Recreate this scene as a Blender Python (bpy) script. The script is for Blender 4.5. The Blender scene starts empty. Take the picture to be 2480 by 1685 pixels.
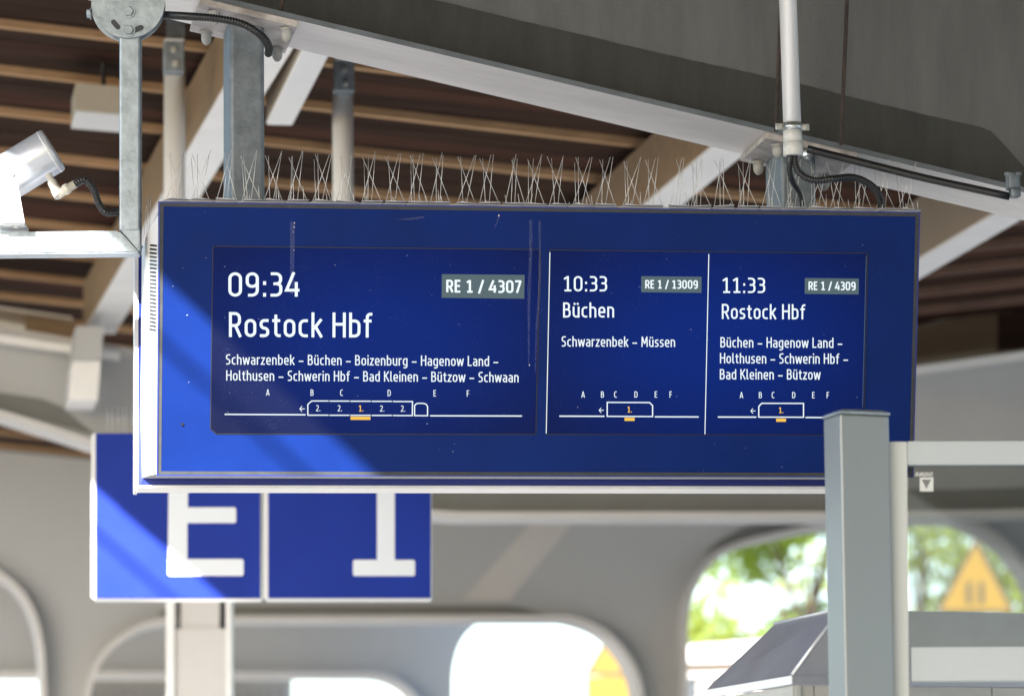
import bpy, bmesh, math, random
from mathutils import Vector, Matrix
random.seed(7)
SC = bpy.context.scene
COL = SC.collection
V = Vector

# ------------------------------------------------------------------ camera, world, sun, exposure
FPX = 9500.0; CX = 1240.0; CY = 842.5; HOR = 2300.0
PITCH = math.atan(1.2e-5 * FPX); PY0 = HOR - FPX * math.tan(PITCH); ROLL = -0.0099
CAM = V((0, 0, 1.6))
Fw = V((0, math.cos(PITCH), math.sin(PITCH)))
R0 = V((1, 0, 0)); U0 = R0.cross(Fw)
Rt = R0 * math.cos(ROLL) + U0 * math.sin(ROLL)
Up = -R0 * math.sin(ROLL) + U0 * math.cos(ROLL)
cd = bpy.data.cameras.new('camera'); cam = bpy.data.objects.new('camera', cd); COL.objects.link(cam)
cam.matrix_world = Matrix(((Rt.x, Up.x, -Fw.x, CAM.x), (Rt.y, Up.y, -Fw.y, CAM.y), (Rt.z, Up.z, -Fw.z, CAM.z), (0, 0, 0, 1)))
cd.sensor_width = 36; cd.lens = FPX / 2480 * 36; cd.shift_y = (PY0 - CY) / 2480
cd.clip_end = 3000; cd.clip_start = 0.1
cd.dof.use_dof = True; cd.dof.focus_distance = 11.1; cd.dof.aperture_fstop = 3.4
SC.camera = cam
SUN_D = V((0.393, 0.80, -0.46)).normalized()
world = bpy.data.worlds.new("World"); SC.world = world; world.use_nodes = True
nt = world.node_tree
sky = nt.nodes.new('ShaderNodeTexSky'); sky.sky_type = 'NISHITA'; sky.sun_disc = False
sky.dust_density = 1.0; sky.air_density = 1.0; sky.ozone_density = 1.0
sky.sun_elevation = math.asin(-SUN_D.z); sky.sun_rotation = math.atan2(-SUN_D.x, -SUN_D.y)
bg = nt.nodes['Background']; nt.links.new(sky.outputs[0], bg.inputs[0]); bg.inputs[1].default_value = 0.09
sl = bpy.data.lights.new('sun', 'SUN'); sun = bpy.data.objects.new('sun', sl); COL.objects.link(sun)
sl.energy = 5.0; sl.angle = math.radians(0.53); sl.color = (1.0, 0.98, 0.955)
sun.rotation_euler = SUN_D.to_track_quat('-Z', 'Y').to_euler(); sun.location = (0, -20, 30)
SC.view_settings.view_transform = 'Standard'; SC.view_settings.look = 'None'
SC.view_settings.gamma = 1; SC.view_settings.exposure = 2.15
SC.render.engine = 'CYCLES'
SC.cycles.use_denoising = True
SC.cycles.max_bounces = 8; SC.cycles.diffuse_bounces = 5; SC.cycles.sample_clamp_indirect = 6

# ------------------------------------------------------------------ measuring helpers (photo pixel -> world point)
def ray(px, py):
    d = Fw + Rt * ((px - CX) / FPX) - Up * ((py - PY0) / FPX)
    return d / d.y
def P(px, py, Y): return CAM + ray(px, py) * Y
def hit(px, py, c, n):
    d = ray(px, py); return CAM + d * ((c - CAM).dot(n) / d.dot(n))
YAW = 0.167
SU = V((math.cos(YAW), math.sin(YAW), 0)); SV = V((-math.sin(YAW), math.cos(YAW), 0)); SZ = V((0, 0, 1))
SO = V((0, 11.36, 1.6))                       # origin of the canopy's own grid
def S(a, b, z): return SO + SU * a + SV * b + SZ * z
def onS(px, py, b): return hit(px, py, SO + SV * b, SV)
def uv(p): q = p - SO; return (q.dot(SU), q.dot(SV), q.z)

# ------------------------------------------------------------------ materials
def mat(name, col, rough=0.5, metal=0.0, var=0.0, scale=6.0, bump=0.0, bscale=80.0, col2=None, stretch=(1, 1, 1), spec=0.5, coat=0.0, emit=None, estr=0.0, dots=0.0):
    m = bpy.data.materials.new(name); m.use_nodes = True
    t = m.node_tree; b = t.nodes['Principled BSDF']
    b.inputs['Base Color'].default_value = (*col, 1); b.inputs['Roughness'].default_value = rough
    b.inputs['Metallic'].default_value = metal; b.inputs['Specular IOR Level'].default_value = spec
    b.inputs['Coat Weight'].default_value = coat
    tc = t.nodes.new('ShaderNodeTexCoord'); mp = t.nodes.new('ShaderNodeMapping')
    mp.inputs['Scale'].default_value = stretch; t.links.new(tc.outputs['Object'], mp.inputs[0])
    if var > 0:
        n = t.nodes.new('ShaderNodeTexNoise'); n.inputs['Scale'].default_value = scale; n.inputs['Detail'].default_value = 7; n.inputs['Roughness'].default_value = .62
        t.links.new(mp.outputs[0], n.inputs[0])
        r = t.nodes.new('ShaderNodeValToRGB'); r.color_ramp.elements[0].position = .3; r.color_ramp.elements[1].position = .7
        c2 = col2 or tuple(c * (1 - var) for c in col)
        r.color_ramp.elements[0].color = (*c2, 1); r.color_ramp.elements[1].color = (*[min(1, c * (1 + var * .5)) for c in col], 1)
        t.links.new(n.outputs[0], r.inputs[0]); last = r.outputs[0]
        if dots > 0:
            n2 = t.nodes.new('ShaderNodeTexNoise'); n2.inputs['Scale'].default_value = scale * 14; n2.inputs['Detail'].default_value = 3
            t.links.new(mp.outputs[0], n2.inputs[0])
            r2 = t.nodes.new('ShaderNodeValToRGB'); r2.color_ramp.elements[0].position = .68; r2.color_ramp.elements[1].position = .74
            r2.color_ramp.elements[0].color = (0, 0, 0, 1); r2.color_ramp.elements[1].color = (dots, dots, dots, 1)
            t.links.new(n2.outputs[0], r2.inputs[0])
            mx = t.nodes.new('ShaderNodeMix'); mx.data_type = 'RGBA'; mx.inputs[7].default_value = (*[c * .45 for c in col], 1)
            t.links.new(r2.outputs[0], mx.inputs[0]); t.links.new(last, mx.inputs[6]); last = mx.outputs[2]
        t.links.new(last, b.inputs['Base Color'])
        mr = t.nodes.new('ShaderNodeMapRange'); mr.inputs[3].default_value = max(.05, rough - .12); mr.inputs[4].default_value = min(1, rough + .12)
        t.links.new(n.outputs[0], mr.inputs[0]); t.links.new(mr.outputs[0], b.inputs['Roughness'])
    if bump > 0:
        nb = t.nodes.new('ShaderNodeTexNoise'); nb.inputs['Scale'].default_value = bscale; nb.inputs['Detail'].default_value = 4
        t.links.new(mp.outputs[0], nb.inputs[0])
        bp = t.nodes.new('ShaderNodeBump'); bp.inputs['Strength'].default_value = bump; bp.inputs['Distance'].default_value = .01
        t.links.new(nb.outputs[0], bp.inputs['Height']); t.links.new(bp.outputs[0], b.inputs['Normal'])
    if emit:
        b.inputs['Emission Color'].default_value = (*emit, 1); b.inputs['Emission Strength'].default_value = estr
    return m
M = {}
M['galv'] = mat('galvanised_steel', (.37, .43, .48), .42, .5, .15, 22, .10, 60, col2=(.22, .26, .29), dots=.6)
M['galv_dark'] = mat('galvanised_steel_dull', (.20, .232, .262), .5, .4, .15, 30, .12, 70, col2=(.13, .155, .175), dots=.7)
M['web'] = mat('dark_grey_beam_paint', (.150, .156, .158), .75, 0, .2, 3, .35, 160, stretch=(3, 3, .5), spec=.1)
M['coat'] = mat('dark_grey_web_sheet', (.066, .069, .066), .75, 0, .22, 4, .3, 140, stretch=(3, 3, .6), spec=.1)  # darker grey for the sheet along the lower web
M['flange_edge'] = mat('flange_edge_paint', (.13, .15, .17), .5, 0, .3, 8)
M['flange'] = mat('pale_flange_paint', (.88, .86, .84), .55, 0, .16, 5, .12, 30, col2=(.70, .67, .65), stretch=(.25, 1, 1))
M['plate'] = mat('base_plate_paint', (.52, .48, .46), .55, 0, .5, 12, .2, 40, col2=(.22, .2, .19))
M['grey_paint'] = mat('light_grey_paint', (.455, .46, .46), .55, 0, .07, 1.2)
M['grey_rim'] = mat('pale_grey_paint', (.6, .58, .56), .5, 0, .08, 2)
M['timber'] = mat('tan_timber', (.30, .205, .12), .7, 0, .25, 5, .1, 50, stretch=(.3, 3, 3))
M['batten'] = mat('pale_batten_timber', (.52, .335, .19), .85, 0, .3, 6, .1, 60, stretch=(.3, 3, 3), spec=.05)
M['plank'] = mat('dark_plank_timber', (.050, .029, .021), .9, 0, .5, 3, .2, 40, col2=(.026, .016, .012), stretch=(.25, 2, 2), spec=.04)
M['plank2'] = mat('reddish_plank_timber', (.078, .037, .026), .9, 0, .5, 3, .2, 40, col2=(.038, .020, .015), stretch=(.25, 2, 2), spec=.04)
M['white'] = mat('white_enamel', (.78, .78, .77), .35, 0, .05, 4)
M['offwhite'] = mat('offwhite_paint', (.88, .87, .85), .45, 0, .08, 4)
M['blue_panel'] = mat('blue_enamel_panel', (.0040, .0205, .142), .45, 0, .2, 3, .02, 30, col2=(.0038, .0175, .115), spec=.10)
M['blue_rim'] = mat('blue_frame', (.015, .03, .22), .3, 0, 0, spec=.7)
M['sign_blue'] = mat('blue_sign_face', (.013, .037, .30), .45, 0, .08, 4, spec=.2)
M['gasket'] = mat('grey_rubber_gasket', (.045, .05, .055), .7, 0, .3, 30)
M['black'] = mat('black_plastic', (.012, .012, .013), .38, 0, 0)
M['blackrub'] = mat('black_conduit', (.018, .019, .021), .33, 0, .2, 12)
M['cap'] = mat('grey_plastic_cap', (.42, .42, .40), .5, 0, .1, 20)
M['pvc'] = mat('pale_grey_pvc', (.62, .63, .61), .4, 0, .05, 10)
M['alu'] = mat('brushed_aluminium', (.80, .81, .82), .38, .35, .05, 10, .05, 90, stretch=(8, 8, .4))
M['zinc'] = mat('bright_zinc', (.62, .66, .66), .3, .8, .3, 40)
M['rust'] = mat('rusty_thread', (.07, .048, .042), .8, .1, .6, 30, .4, 200, col2=(.03, .027, .026))
M['spike'] = mat('stainless_wire', (.66, .66, .65), .3, .3)
M['post'] = mat('blue_grey_powder_coat', (.27, .29, .295), .38, .5, .06, 4, .03, 60)
M['postside'] = M['post']
M['rail'] = mat('light_grey_powder_coat', (.40, .44, .46), .42, .1, .04, 4)
M['stile'] = mat('pale_grey_powder_coat', (.50, .53, .52), .45, .05, .04, 4)
M['kroof'] = mat('lead_grey_sheet_roof', (.36, .365, .40), .38, .45, .2, 5, .08, 12)
M['kbody'] = mat('beige_grey_panel', (.42, .42, .39), .45, 0, .15, 6)
M['clear'] = mat('clear_nylon', (.70, .66, .56), .25, 0, .1, 30)
M['text'] = mat('screen_white', (0, 0, 0), .5, emit=(.86, .96, 1.0), estr=.235)
M['text_y'] = mat('screen_yellow', (0, 0, 0), .5, emit=(1.0, .58, .07), estr=.22)
M['badge'] = mat('screen_grey_green', (.0, .0, .0), .5, emit=(.10, .16, .19), estr=.25)
M['badge'].node_tree.nodes['Principled BSDF'].inputs['Emission Color'].default_value = (.36, .60, .70, 1)
M['badge'].node_tree.nodes['Principled BSDF'].inputs['Emission Strength'].default_value = .045
M['signwhite'] = mat('white_sign_letter', (.80, .84, .88), .4)
M['yellow'] = mat('yellow_sign', (.20, .115, .002), .5, 0, .05, 3)
M['ochre'] = mat('ochre_sign', (.045, .03, .012), .5, 0, .05, 3)
M['ground'] = mat('concrete_paving', (.30, .297, .29), .8, 0, .12, 2, .2, 30)
M['ballast'] = mat('track_ballast', (.085, .078, .07), .9, 0, .4, 9, .5, 30)
M['bark'] = mat('bark', (.12, .09, .06), .9, 0, .4, 8, .5, 30)
M['cream'] = mat('cream_render', (.62, .54, .47), .8, 0, .08, 2)
M['redroof'] = mat('pale_sheet_roof', (.62, .58, .55), .7, 0, .1, 3)
M['louver'] = mat('grey_cladding', (.44, .43, .41), .6, 0, .06, 3)
M['windowdark'] = mat('dark_window', (.05, .06, .07), .15)
def leafmat(name, c):
    m = mat(name, c, .55, 0, .4, 4, spec=.3); t = m.node_tree; b = t.nodes['Principled BSDF']
    tr = t.nodes.new('ShaderNodeBsdfTranslucent'); tr.inputs[0].default_value = (c[0] * 2.4, c[1] * 2.0, c[2] * .8, 1)
    mx = t.nodes.new('ShaderNodeMixShader'); mx.inputs[0].default_value = .45
    t.links.new(b.outputs[0], mx.inputs[1]); t.links.new(tr.outputs[0], mx.inputs[2]); t.links.new(mx.outputs[0], t.nodes['Material Output'].inputs[0])
    return m
M['leaf'] = leafmat('green_leaves', (.20, .29, .08)); M['leaf2'] = leafmat('light_green_leaves', (.27, .34, .11))
def glassmat():
    m = bpy.data.materials.new('window_glass'); m.use_nodes = True; t = m.node_tree; t.nodes.clear()
    o = t.nodes.new('ShaderNodeOutputMaterial'); tr = t.nodes.new('ShaderNodeBsdfTransparent'); tr.inputs[0].default_value = (.76, .77, .76, 1)
    gl = t.nodes.new('ShaderNodeBsdfGlossy'); gl.inputs[1].default_value = .02; gl.inputs[0].default_value = (.55, .57, .56, 1); fr = t.nodes.new('ShaderNodeFresnel'); fr.inputs[0].default_value = 1.35
    df = t.nodes.new('ShaderNodeBsdfDiffuse'); df.inputs[0].default_value = (.7, .72, .7, 1)
    mx = t.nodes.new('ShaderNodeMixShader'); mx2 = t.nodes.new('ShaderNodeMixShader'); mx2.inputs[0].default_value = .006
    t.links.new(fr.outputs[0], mx.inputs[0]); t.links.new(tr.outputs[0], mx.inputs[1]); t.links.new(gl.outputs[0], mx.inputs[2])
    t.links.new(mx.outputs[0], mx2.inputs[1]); t.links.new(df.outputs[0], mx2.inputs[2]); t.links.new(mx2.outputs[0], o.inputs[0])
    return m
M['glass'] = glassmat()
def filmmat(name, c, a):
    m = bpy.data.materials.new(name); m.use_nodes = True; t = m.node_tree; b = t.nodes['Principled BSDF']
    b.inputs['Base Color'].default_value = (*c, 1); b.inputs['Alpha'].default_value = a; b.inputs['Roughness'].default_value = .4
    return m
M['streak'] = filmmat('dried_dirt_streak', (.26, .30, .5), .06)
M['fleck'] = filmmat('white_speck', (.8, .8, .8), .45)
def screenmat():
    m = mat('lit_display_screen', (.004, .005, .01), .4, spec=.05); t = m.node_tree; b = t.nodes['Principled BSDF']
    tc = t.nodes.new('ShaderNodeTexCoord')
    mp = t.nodes.new('ShaderNodeMapping'); mp.inputs['Location'].default_value = (-.5, -.5, 0)
    sc_ = t.nodes.new('ShaderNodeVectorMath'); sc_.operation = 'SCALE'; sc_.inputs[3].default_value = 1.45
    t.links.new(tc.outputs['Generated'], mp.inputs[0]); t.links.new(mp.outputs[0], sc_.inputs[0])
    gr = t.nodes.new('ShaderNodeTexGradient'); gr.gradient_type = 'SPHERICAL'
    sp = t.nodes.new('ShaderNodeSeparateXYZ'); cb = t.nodes.new('ShaderNodeCombineXYZ')
    t.links.new(sc_.outputs[0], sp.inputs[0]); t.links.new(sp.outputs[0], cb.inputs[0]); t.links.new(sp.outputs[1], cb.inputs[1]); t.links.new(cb.outputs[0], gr.inputs[0])
    r = t.nodes.new('ShaderNodeValToRGB'); r.color_ramp.elements[0].color = (.001, .012, .115, 1); r.color_ramp.elements[1].color = (.0, .026, .27, 1)
    r.color_ramp.elements[1].position = .75
    t.links.new(gr.outputs[0], r.inputs[0]); t.links.new(r.outputs[0], b.inputs['Emission Color']); b.inputs['Emission Strength'].default_value = .155
    # dust: fine pale specks on the glass, only visible where sun reaches
    n = t.nodes.new('ShaderNodeTexNoise'); n.inputs['Scale'].default_value = 260; n.inputs['Detail'].default_value = 2
    n0 = t.nodes.new('ShaderNodeTexNoise'); n0.inputs['Scale'].default_value = 14; n0.inputs['Detail'].default_value = 5
    t.links.new(tc.outputs['Object'], n.inputs[0]); t.links.new(tc.outputs['Object'], n0.inputs[0])
    mu = t.nodes.new('ShaderNodeMath'); mu.operation = 'ADD'; m2 = t.nodes.new('ShaderNodeMath'); m2.operation = 'MULTIPLY'; m2.inputs[1].default_value = .35
    t.links.new(n0.outputs[0], m2.inputs[0]); t.links.new(n.outputs[0], mu.inputs[0]); t.links.new(m2.outputs[0], mu.inputs[1])
    rr = t.nodes.new('ShaderNodeValToRGB'); rr.color_ramp.elements[0].position = .84; rr.color_ramp.elements[1].position = .99
    rr.color_ramp.elements[0].color = (.004, .0045, .008, 1); rr.color_ramp.elements[1].color = (.055, .055, .065, 1)
    t.links.new(mu.outputs[0], rr.inputs[0]); t.links.new(rr.outputs[0], b.inputs['Base Color'])
    return m
M['screen'] = screenmat()

# ------------------------------------------------------------------ object helpers
def link(name, me, m=None, parent=None):
    o = bpy.data.objects.new(name, me)
    if m is not None and me is not None and not me.materials: me.materials.append(M[m] if isinstance(m, str) else m)
    COL.objects.link(o)
    if parent is not None:
        o.parent = parent; o.matrix_parent_inverse = parent_inv(parent)
    return o
def world_of(o):
    mw = Matrix.Translation(o.location) @ o.rotation_euler.to_matrix().to_4x4()
    if o.parent is not None: mw = world_of(o.parent) @ o.matrix_parent_inverse @ mw
    return mw
def parent_inv(p): return world_of(p).inverted()
def thing(name, label, cat, loc, group=None):
    o = bpy.data.objects.new(name, None); COL.objects.link(o); o.location = loc; o.empty_display_size = .1
    return tag(o, label, cat, group)
def tag(o, label, cat, group=None):
    o['label'] = label; o['category'] = cat
    if group: o['group'] = group
    return o
def structure(o): o['kind'] = 'structure'; return o
def mesh(verts, faces, smooth=False):
    me = bpy.data.meshes.new('m'); me.from_pydata([tuple(v) for v in verts], [], faces)
    bm = bmesh.new(); bm.from_mesh(me); bmesh.ops.recalc_face_normals(bm, faces=bm.faces); bm.to_mesh(me); bm.free()
    if smooth:
        for p in me.polygons: p.use_smooth = True
    return me
def local(me, o):
    """rebase mesh vertices so that object origin sits at its centre (nicer object coordinates)"""
    return me
def obox(c, ax, ay, az, hx, hy, hz, bev=0.0, seg=2, taper=None):
    """oriented box"""
    bm = bmesh.new(); vs = []
    for k in (-1, 1):
        for j in (-1, 1):
            for i in (-1, 1): vs.append(bm.verts.new(c + ax * (hx * i) + ay * (hy * j) + az * (hz * k)))
    for f in ((0, 2, 3, 1), (4, 5, 7, 6), (0, 1, 5, 4), (2, 6, 7, 3), (0, 4, 6, 2), (1, 3, 7, 5)): bm.faces.new([vs[q] for q in f])
    bmesh.ops.recalc_face_normals(bm, faces=bm.faces)
    if bev > 0: bmesh.ops.bevel(bm, geom=bm.edges[:], offset=bev, segments=seg, affect='EDGES', profile=.5)
    me = bpy.data.meshes.new('m'); bm.to_mesh(me); bm.free()
    if bev > 0:
        for p in me.polygons: p.use_smooth = len(p.vertices) != 4 or p.area < bev * bev * 40
        try: me.shade_auto = 0
        except Exception: pass
    return me
def prism(pts, d, bev=0.0):
    """polygon pts (coplanar world points) extruded by vector d"""
    bm = bmesh.new(); vs = [bm.verts.new(p) for p in pts]; f = bm.faces.new(vs)
    r = bmesh.ops.extrude_face_region(bm, geom=[f])
    bmesh.ops.translate(bm, verts=[g for g in r['geom'] if isinstance(g, bmesh.types.BMVert)], vec=d)
    if bev > 0: bmesh.ops.bevel(bm, geom=bm.edges[:], offset=bev, segments=2, affect='EDGES')
    bmesh.ops.triangulate(bm, faces=[q for q in bm.faces if len(q.verts) > 4])
    bmesh.ops.recalc_face_normals(bm, faces=bm.faces)
    me = bpy.data.meshes.new('m'); bm.to_mesh(me); bm.free(); return me
def smoothpath(pts, n=10):
    if len(pts) < 3: return [V(p) for p in pts]
    out = []; q = [pts[0] * 2 - pts[1]] + list(pts) + [pts[-1] * 2 - pts[-2]]
    for i in range(1, len(q) - 2):
        a, b, c, d = q[i - 1:i + 3]
        for k in range(n):
            t = k / n
            out.append(.5 * ((2 * b) + (c - a) * t + (2 * a - 5 * b + 4 * c - d) * t * t + (3 * b - a - 3 * c + d) * t ** 3))
    out.append(V(pts[-1])); return out
def resample(path, step):
    out = [path[0]]; acc = 0
    for a, b in zip(path, path[1:]):
        L = (b - a).length; t = step - acc
        while t <= L:
            out.append(a.lerp(b, t / L)); t += step
        acc = (acc + L) % step if L > 0 else acc
    out.append(path[-1]); return out
def tube(path, rad, seg=14, ribs=None, cap=True):
    """rad: radius or list of radii; ribs=(pitch, depth) corrugates it"""
    path = [V(p) for p in path]
    if ribs:
        path = resample(path, ribs[0] / 4); rr = [rad + (ribs[1] if (i % 4) in (0, 1) else 0) for i in range(len(path))]
    else: rr = rad if isinstance(rad, (list, tuple)) else [rad] * len(path)
    vs = []; fs = []; up = None
    for i, p in enumerate(path):
        t = (path[min(i + 1, len(path) - 1)] - path[max(i - 1, 0)])
        if t.length < 1e-9: t = V((0, 0, 1))
        t.normalize()
        if up is None: up = V((0, 0, 1)).cross(t); up = up.normalized() if up.length > .1 else V((1, 0, 0))
        up = (up - t * up.dot(t)).normalized(); w = t.cross(up)
        for k in range(seg):
            a = 2 * math.pi * k / seg; vs.append(p + (up * math.cos(a) + w * math.sin(a)) * rr[i])
    for i in range(len(path) - 1):
        for k in range(seg): fs.append((i * seg + k, i * seg + (k + 1) % seg, (i + 1) * seg + (k + 1) % seg, (i + 1) * seg + k))
    if cap: fs.append(tuple(range(seg))[::-1]); fs.append(tuple((len(path) - 1) * seg + k for k in range(seg)))
    me = mesh(vs, fs)
    for p in me.polygons: p.use_smooth = len(p.vertices) == 4
    return me
def join(*ms):
    bm = bmesh.new()
    for me in ms: bm.from_mesh(me)
    me = bpy.data.meshes.new('m'); bm.to_mesh(me); bm.free()
    return me
def hexbolt(c, ax, r, h, m, name, parent, washer=True):
    """hexagonal head with chamfer and washer, axis ax pointing outwards"""
    e1 = ax.orthogonal().normalized(); e2 = ax.cross(e1)
    vs = []; fs = []
    for z, rr in ((0, r), (h * .8, r), (h, r * .86)):
        for k in range(6): a = math.pi * k / 3 + .3; vs.append(c + ax * z + (e1 * math.cos(a) + e2 * math.sin(a)) * rr)
    for j in (0, 1):
        for k in range(6): fs.append((j * 6 + k, j * 6 + (k + 1) % 6, j * 6 + 6 + (k + 1) % 6, j * 6 + 6 + k))
    fs.append(tuple(range(12, 18)))
    me = mesh(vs, fs)
    if washer: me = join(me, tube([c - ax * .001, c + ax * .0025], r * 1.28, 20))
    return link(name, me, m, parent)
def capnut(c, r, h, parent):
    """domed plastic cap over a nut, hanging down from c"""
    rr = []; pts = []
    for z, k in ((0, 1.25), (.12, 1.25), (.13, 1.0), (.55, .98), (.7, .9), (.85, .68), (.95, .4), (1, .05)): pts.append(c - SZ * (h * z)); rr.append(r * k)
    return link('bolt_cap', tube(pts, rr, 18), 'cap', parent)

# ------------------------------------------------------------------ ground
gm = mesh([(-400, -200, 0), (400, -200, 0), (400, 900, 0), (-400, 900, 0)], [(0, 1, 2, 3)])
structure(link('ground', gm, 'ballast'))
structure(link('platform', prism([S(-3.1, -60, -1.6), S(60, -60, -1.6), S(60, 90, -1.6), S(-3.1, 90, -1.6)], SZ * .012), 'ground'))
for a_ in (-4.2, -5.64): structure(link('track_rail', prism([S(a_, -60, -1.6), S(a_ + .07, -60, -1.6), S(a_ + .07, 90, -1.6), S(a_, 90, -1.6)], SZ * .15), 'rust'))

# ------------------------------------------------------------------ roof: sloping ceilings of planks and battens
SLOPE_L = 0.09; SLOPE_R = 0.12; VALLEY = 2.9; Z_REF = 3.62
def zl(a): return Z_REF - SLOPE_L * (a - .2)
def zr(a): return zl(VALLEY) + SLOPE_R * (a - VALLEY)
# left edge of the roof: found where the sun's shadow plane (through two points of the shade line on the board) meets the ceiling
BC = CAM + V((0.094599, 11.074595, 1.722253)); by, bt, br = 0.166812, 0.208123, 0.0080823
BU = V((math.cos(by) * math.cos(br), math.sin(by) * math.cos(br), math.sin(br)))
_n0 = V((math.sin(by), -math.cos(by), 0)); _up = BU.cross(_n0); _up = _up if _up.z > 0 else -_up; _up.normalize()
BV = (_up * math.cos(bt) + _n0 * math.sin(bt)).normalized()
BN = BU.cross(BV); BN = BN if BN.y < 0 else -BN         # towards the viewer
BW, BH = 2.2, 0.7699
def onB(px, py, lift=0.0): return hit(px, py, BC + BN * lift, BN)
_A = onB(385, 640)
pn = SV.cross(SUN_D).normalized()
EDGE = -4.5
for i in range(4000):
    a = -5 + i * .001; q = S(a, 0, zl(a) + .10)
    if (q - _A).dot(pn) * (S(10, 0, 3.6) - _A).dot(pn) > 0 and i > 0:
        EDGE = a + .09; break
ceil = structure(bpy.data.objects.new('ceiling', None)); COL.objects.link(ceil); ceil.location = S(0, 5, 3.6)
def slab(a0, a1, b0, b1, zf, th, m, name, parent, drop=0.0):
    pts = [S(a0, b0, zf(a0) - drop), S(a1, b0, zf(a1) - drop), S(a1, b1, zf(a1) - drop), S(a0, b1, zf(a0) - drop)]
    return link(name, prism(pts, SZ * th), m, parent)
# near part of the roof (over and behind the camera side of the beam), solid deck
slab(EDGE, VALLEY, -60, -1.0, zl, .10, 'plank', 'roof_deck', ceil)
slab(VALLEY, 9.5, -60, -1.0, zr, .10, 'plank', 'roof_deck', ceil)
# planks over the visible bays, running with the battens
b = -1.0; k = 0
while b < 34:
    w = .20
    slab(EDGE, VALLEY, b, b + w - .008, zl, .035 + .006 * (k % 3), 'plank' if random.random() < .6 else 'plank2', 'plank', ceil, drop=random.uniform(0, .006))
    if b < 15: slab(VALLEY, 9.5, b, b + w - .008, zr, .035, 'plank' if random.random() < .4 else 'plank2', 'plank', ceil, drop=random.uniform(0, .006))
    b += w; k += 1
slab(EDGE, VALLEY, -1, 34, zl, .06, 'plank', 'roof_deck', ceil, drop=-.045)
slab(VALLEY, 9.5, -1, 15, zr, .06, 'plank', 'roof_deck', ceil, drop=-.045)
cpl = SU * SLOPE_L + SZ     # normal of the left ceiling plane
ys_l = [-60, 61, 173, 273, 371, 458, 535, 604, 664, 718]
b_list = []
for y in ys_l:
    q = hit(0, y, S(.2, 0, Z_REF - .03), cpl.normalized()); b_list.append(uv(q)[1])
st = b_list[-1] - b_list[-2]
bb = b_list[-1]
while bb < 33: bb += .72; b_list.append(bb)
for bb in b_list:
    pts = [S(EDGE + .05, bb, zl(EDGE + .05) - .034), S(VALLEY - .02, bb, zl(VALLEY) - .034), S(VALLEY - .02, bb + .046, zl(VALLEY) - .034), S(EDGE + .05, bb + .046, zl(EDGE + .05) - .034)]
    link('batten', prism(pts, SZ * .034), 'batten', ceil)
bb = b_list[0]
while bb < 14.5:
    pts = [S(VALLEY + .02, bb, zr(VALLEY) - .045), S(9.4, bb, zr(9.4) - .045), S(9.4, bb + .06, zr(9.4) - .045), S(VALLEY + .02, bb + .06, zr(VALLEY) - .045)]
    link('batten', prism(pts, SZ * .043), M['redbatten'] if 'redbatten' in M else M.setdefault('redbatten', mat('reddish_batten_timber', (.17, .095, .065), .7, 0, .3, 6)), ceil); bb += .72

wq = onB(640, 1060) - SUN_D * (3.4 / -SUN_D.z)
tag(link('shadow_wire', tube([wq - SV * 50, wq + SV * 60], .0115, 8), 'black'), 'thin black wire out of view beside the left roof edge, added for its shadow', 'wire')  # unseen wire added to cast a soft streak on the sunlit board
# ------------------------------------------------------------------ purlins (timber side, pale underside)
def purlin(p0, p1, zb, width, height, label, near=1.5, far=0.0, mside='timber'):
    a = hit(*p0, S(0, 0, zb), SZ); c = hit(*p1, S(0, 0, zb), SZ)
    d = (c - a).normalized(); side = V((d.y, -d.x, 0)).normalized()
    a2 = a - d * near; c2 = c + d * far
    t = thing('purlin', label, 'beam', a2, 'roof purlins')
    me = prism([a2, c2, c2 + side * width, a2 + side * width], SZ * height)
    o = link('timber_body', me, mside, t)
    me2 = prism([a2 - SZ * .012, c2 - SZ * .012, c2 + side * width - SZ * .012, a2 + side * width - SZ * .012], SZ * .0115)
    link('soffit_strip', me2, 'offwhite', t)
    return t, a2, c2, d, side
p1 = purlin((526, 236), (346, 550), 3.36, .17, .26, 'tan and white purlin left of the thick hanger post', 2.0, 3.1)
p2 = purlin((1714, 359), (1600, 457), 3.16, .16, .26, 'tan and white purlin in the middle, ending at the right hanger', 1.5, 4.5)
p3 = purlin((2400, 518), (2227, 622), 3.08, .15, .27, 'beige purlin right of the departure board', 1.5, 4.0, 'cream2' if 'cream2' in M else M.setdefault('cream2', mat('beige_timber', (.30, .245, .18), .7, 0, .1, 3)))
# steel shoe where the left purlin lands on the second frame
sh = thing('purlin_shoe', 'grey steel shoe with white end at the foot of the left purlin', 'bracket', P(210, 880, 20.2))
q = [P(184, 790, 20.3), P(252, 790, 20.3), P(244, 872, 20.3), P(176, 872, 20.3)]
link('shoe_box', prism(q, SV * .5), 'grey_paint', sh)
q = [P(176, 874, 20.3), P(244, 874, 20.3), P(236, 968, 20.3), P(168, 968, 20.3)]
link('end_plate', prism(q, SV * .4), 'offwhite', sh)
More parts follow.
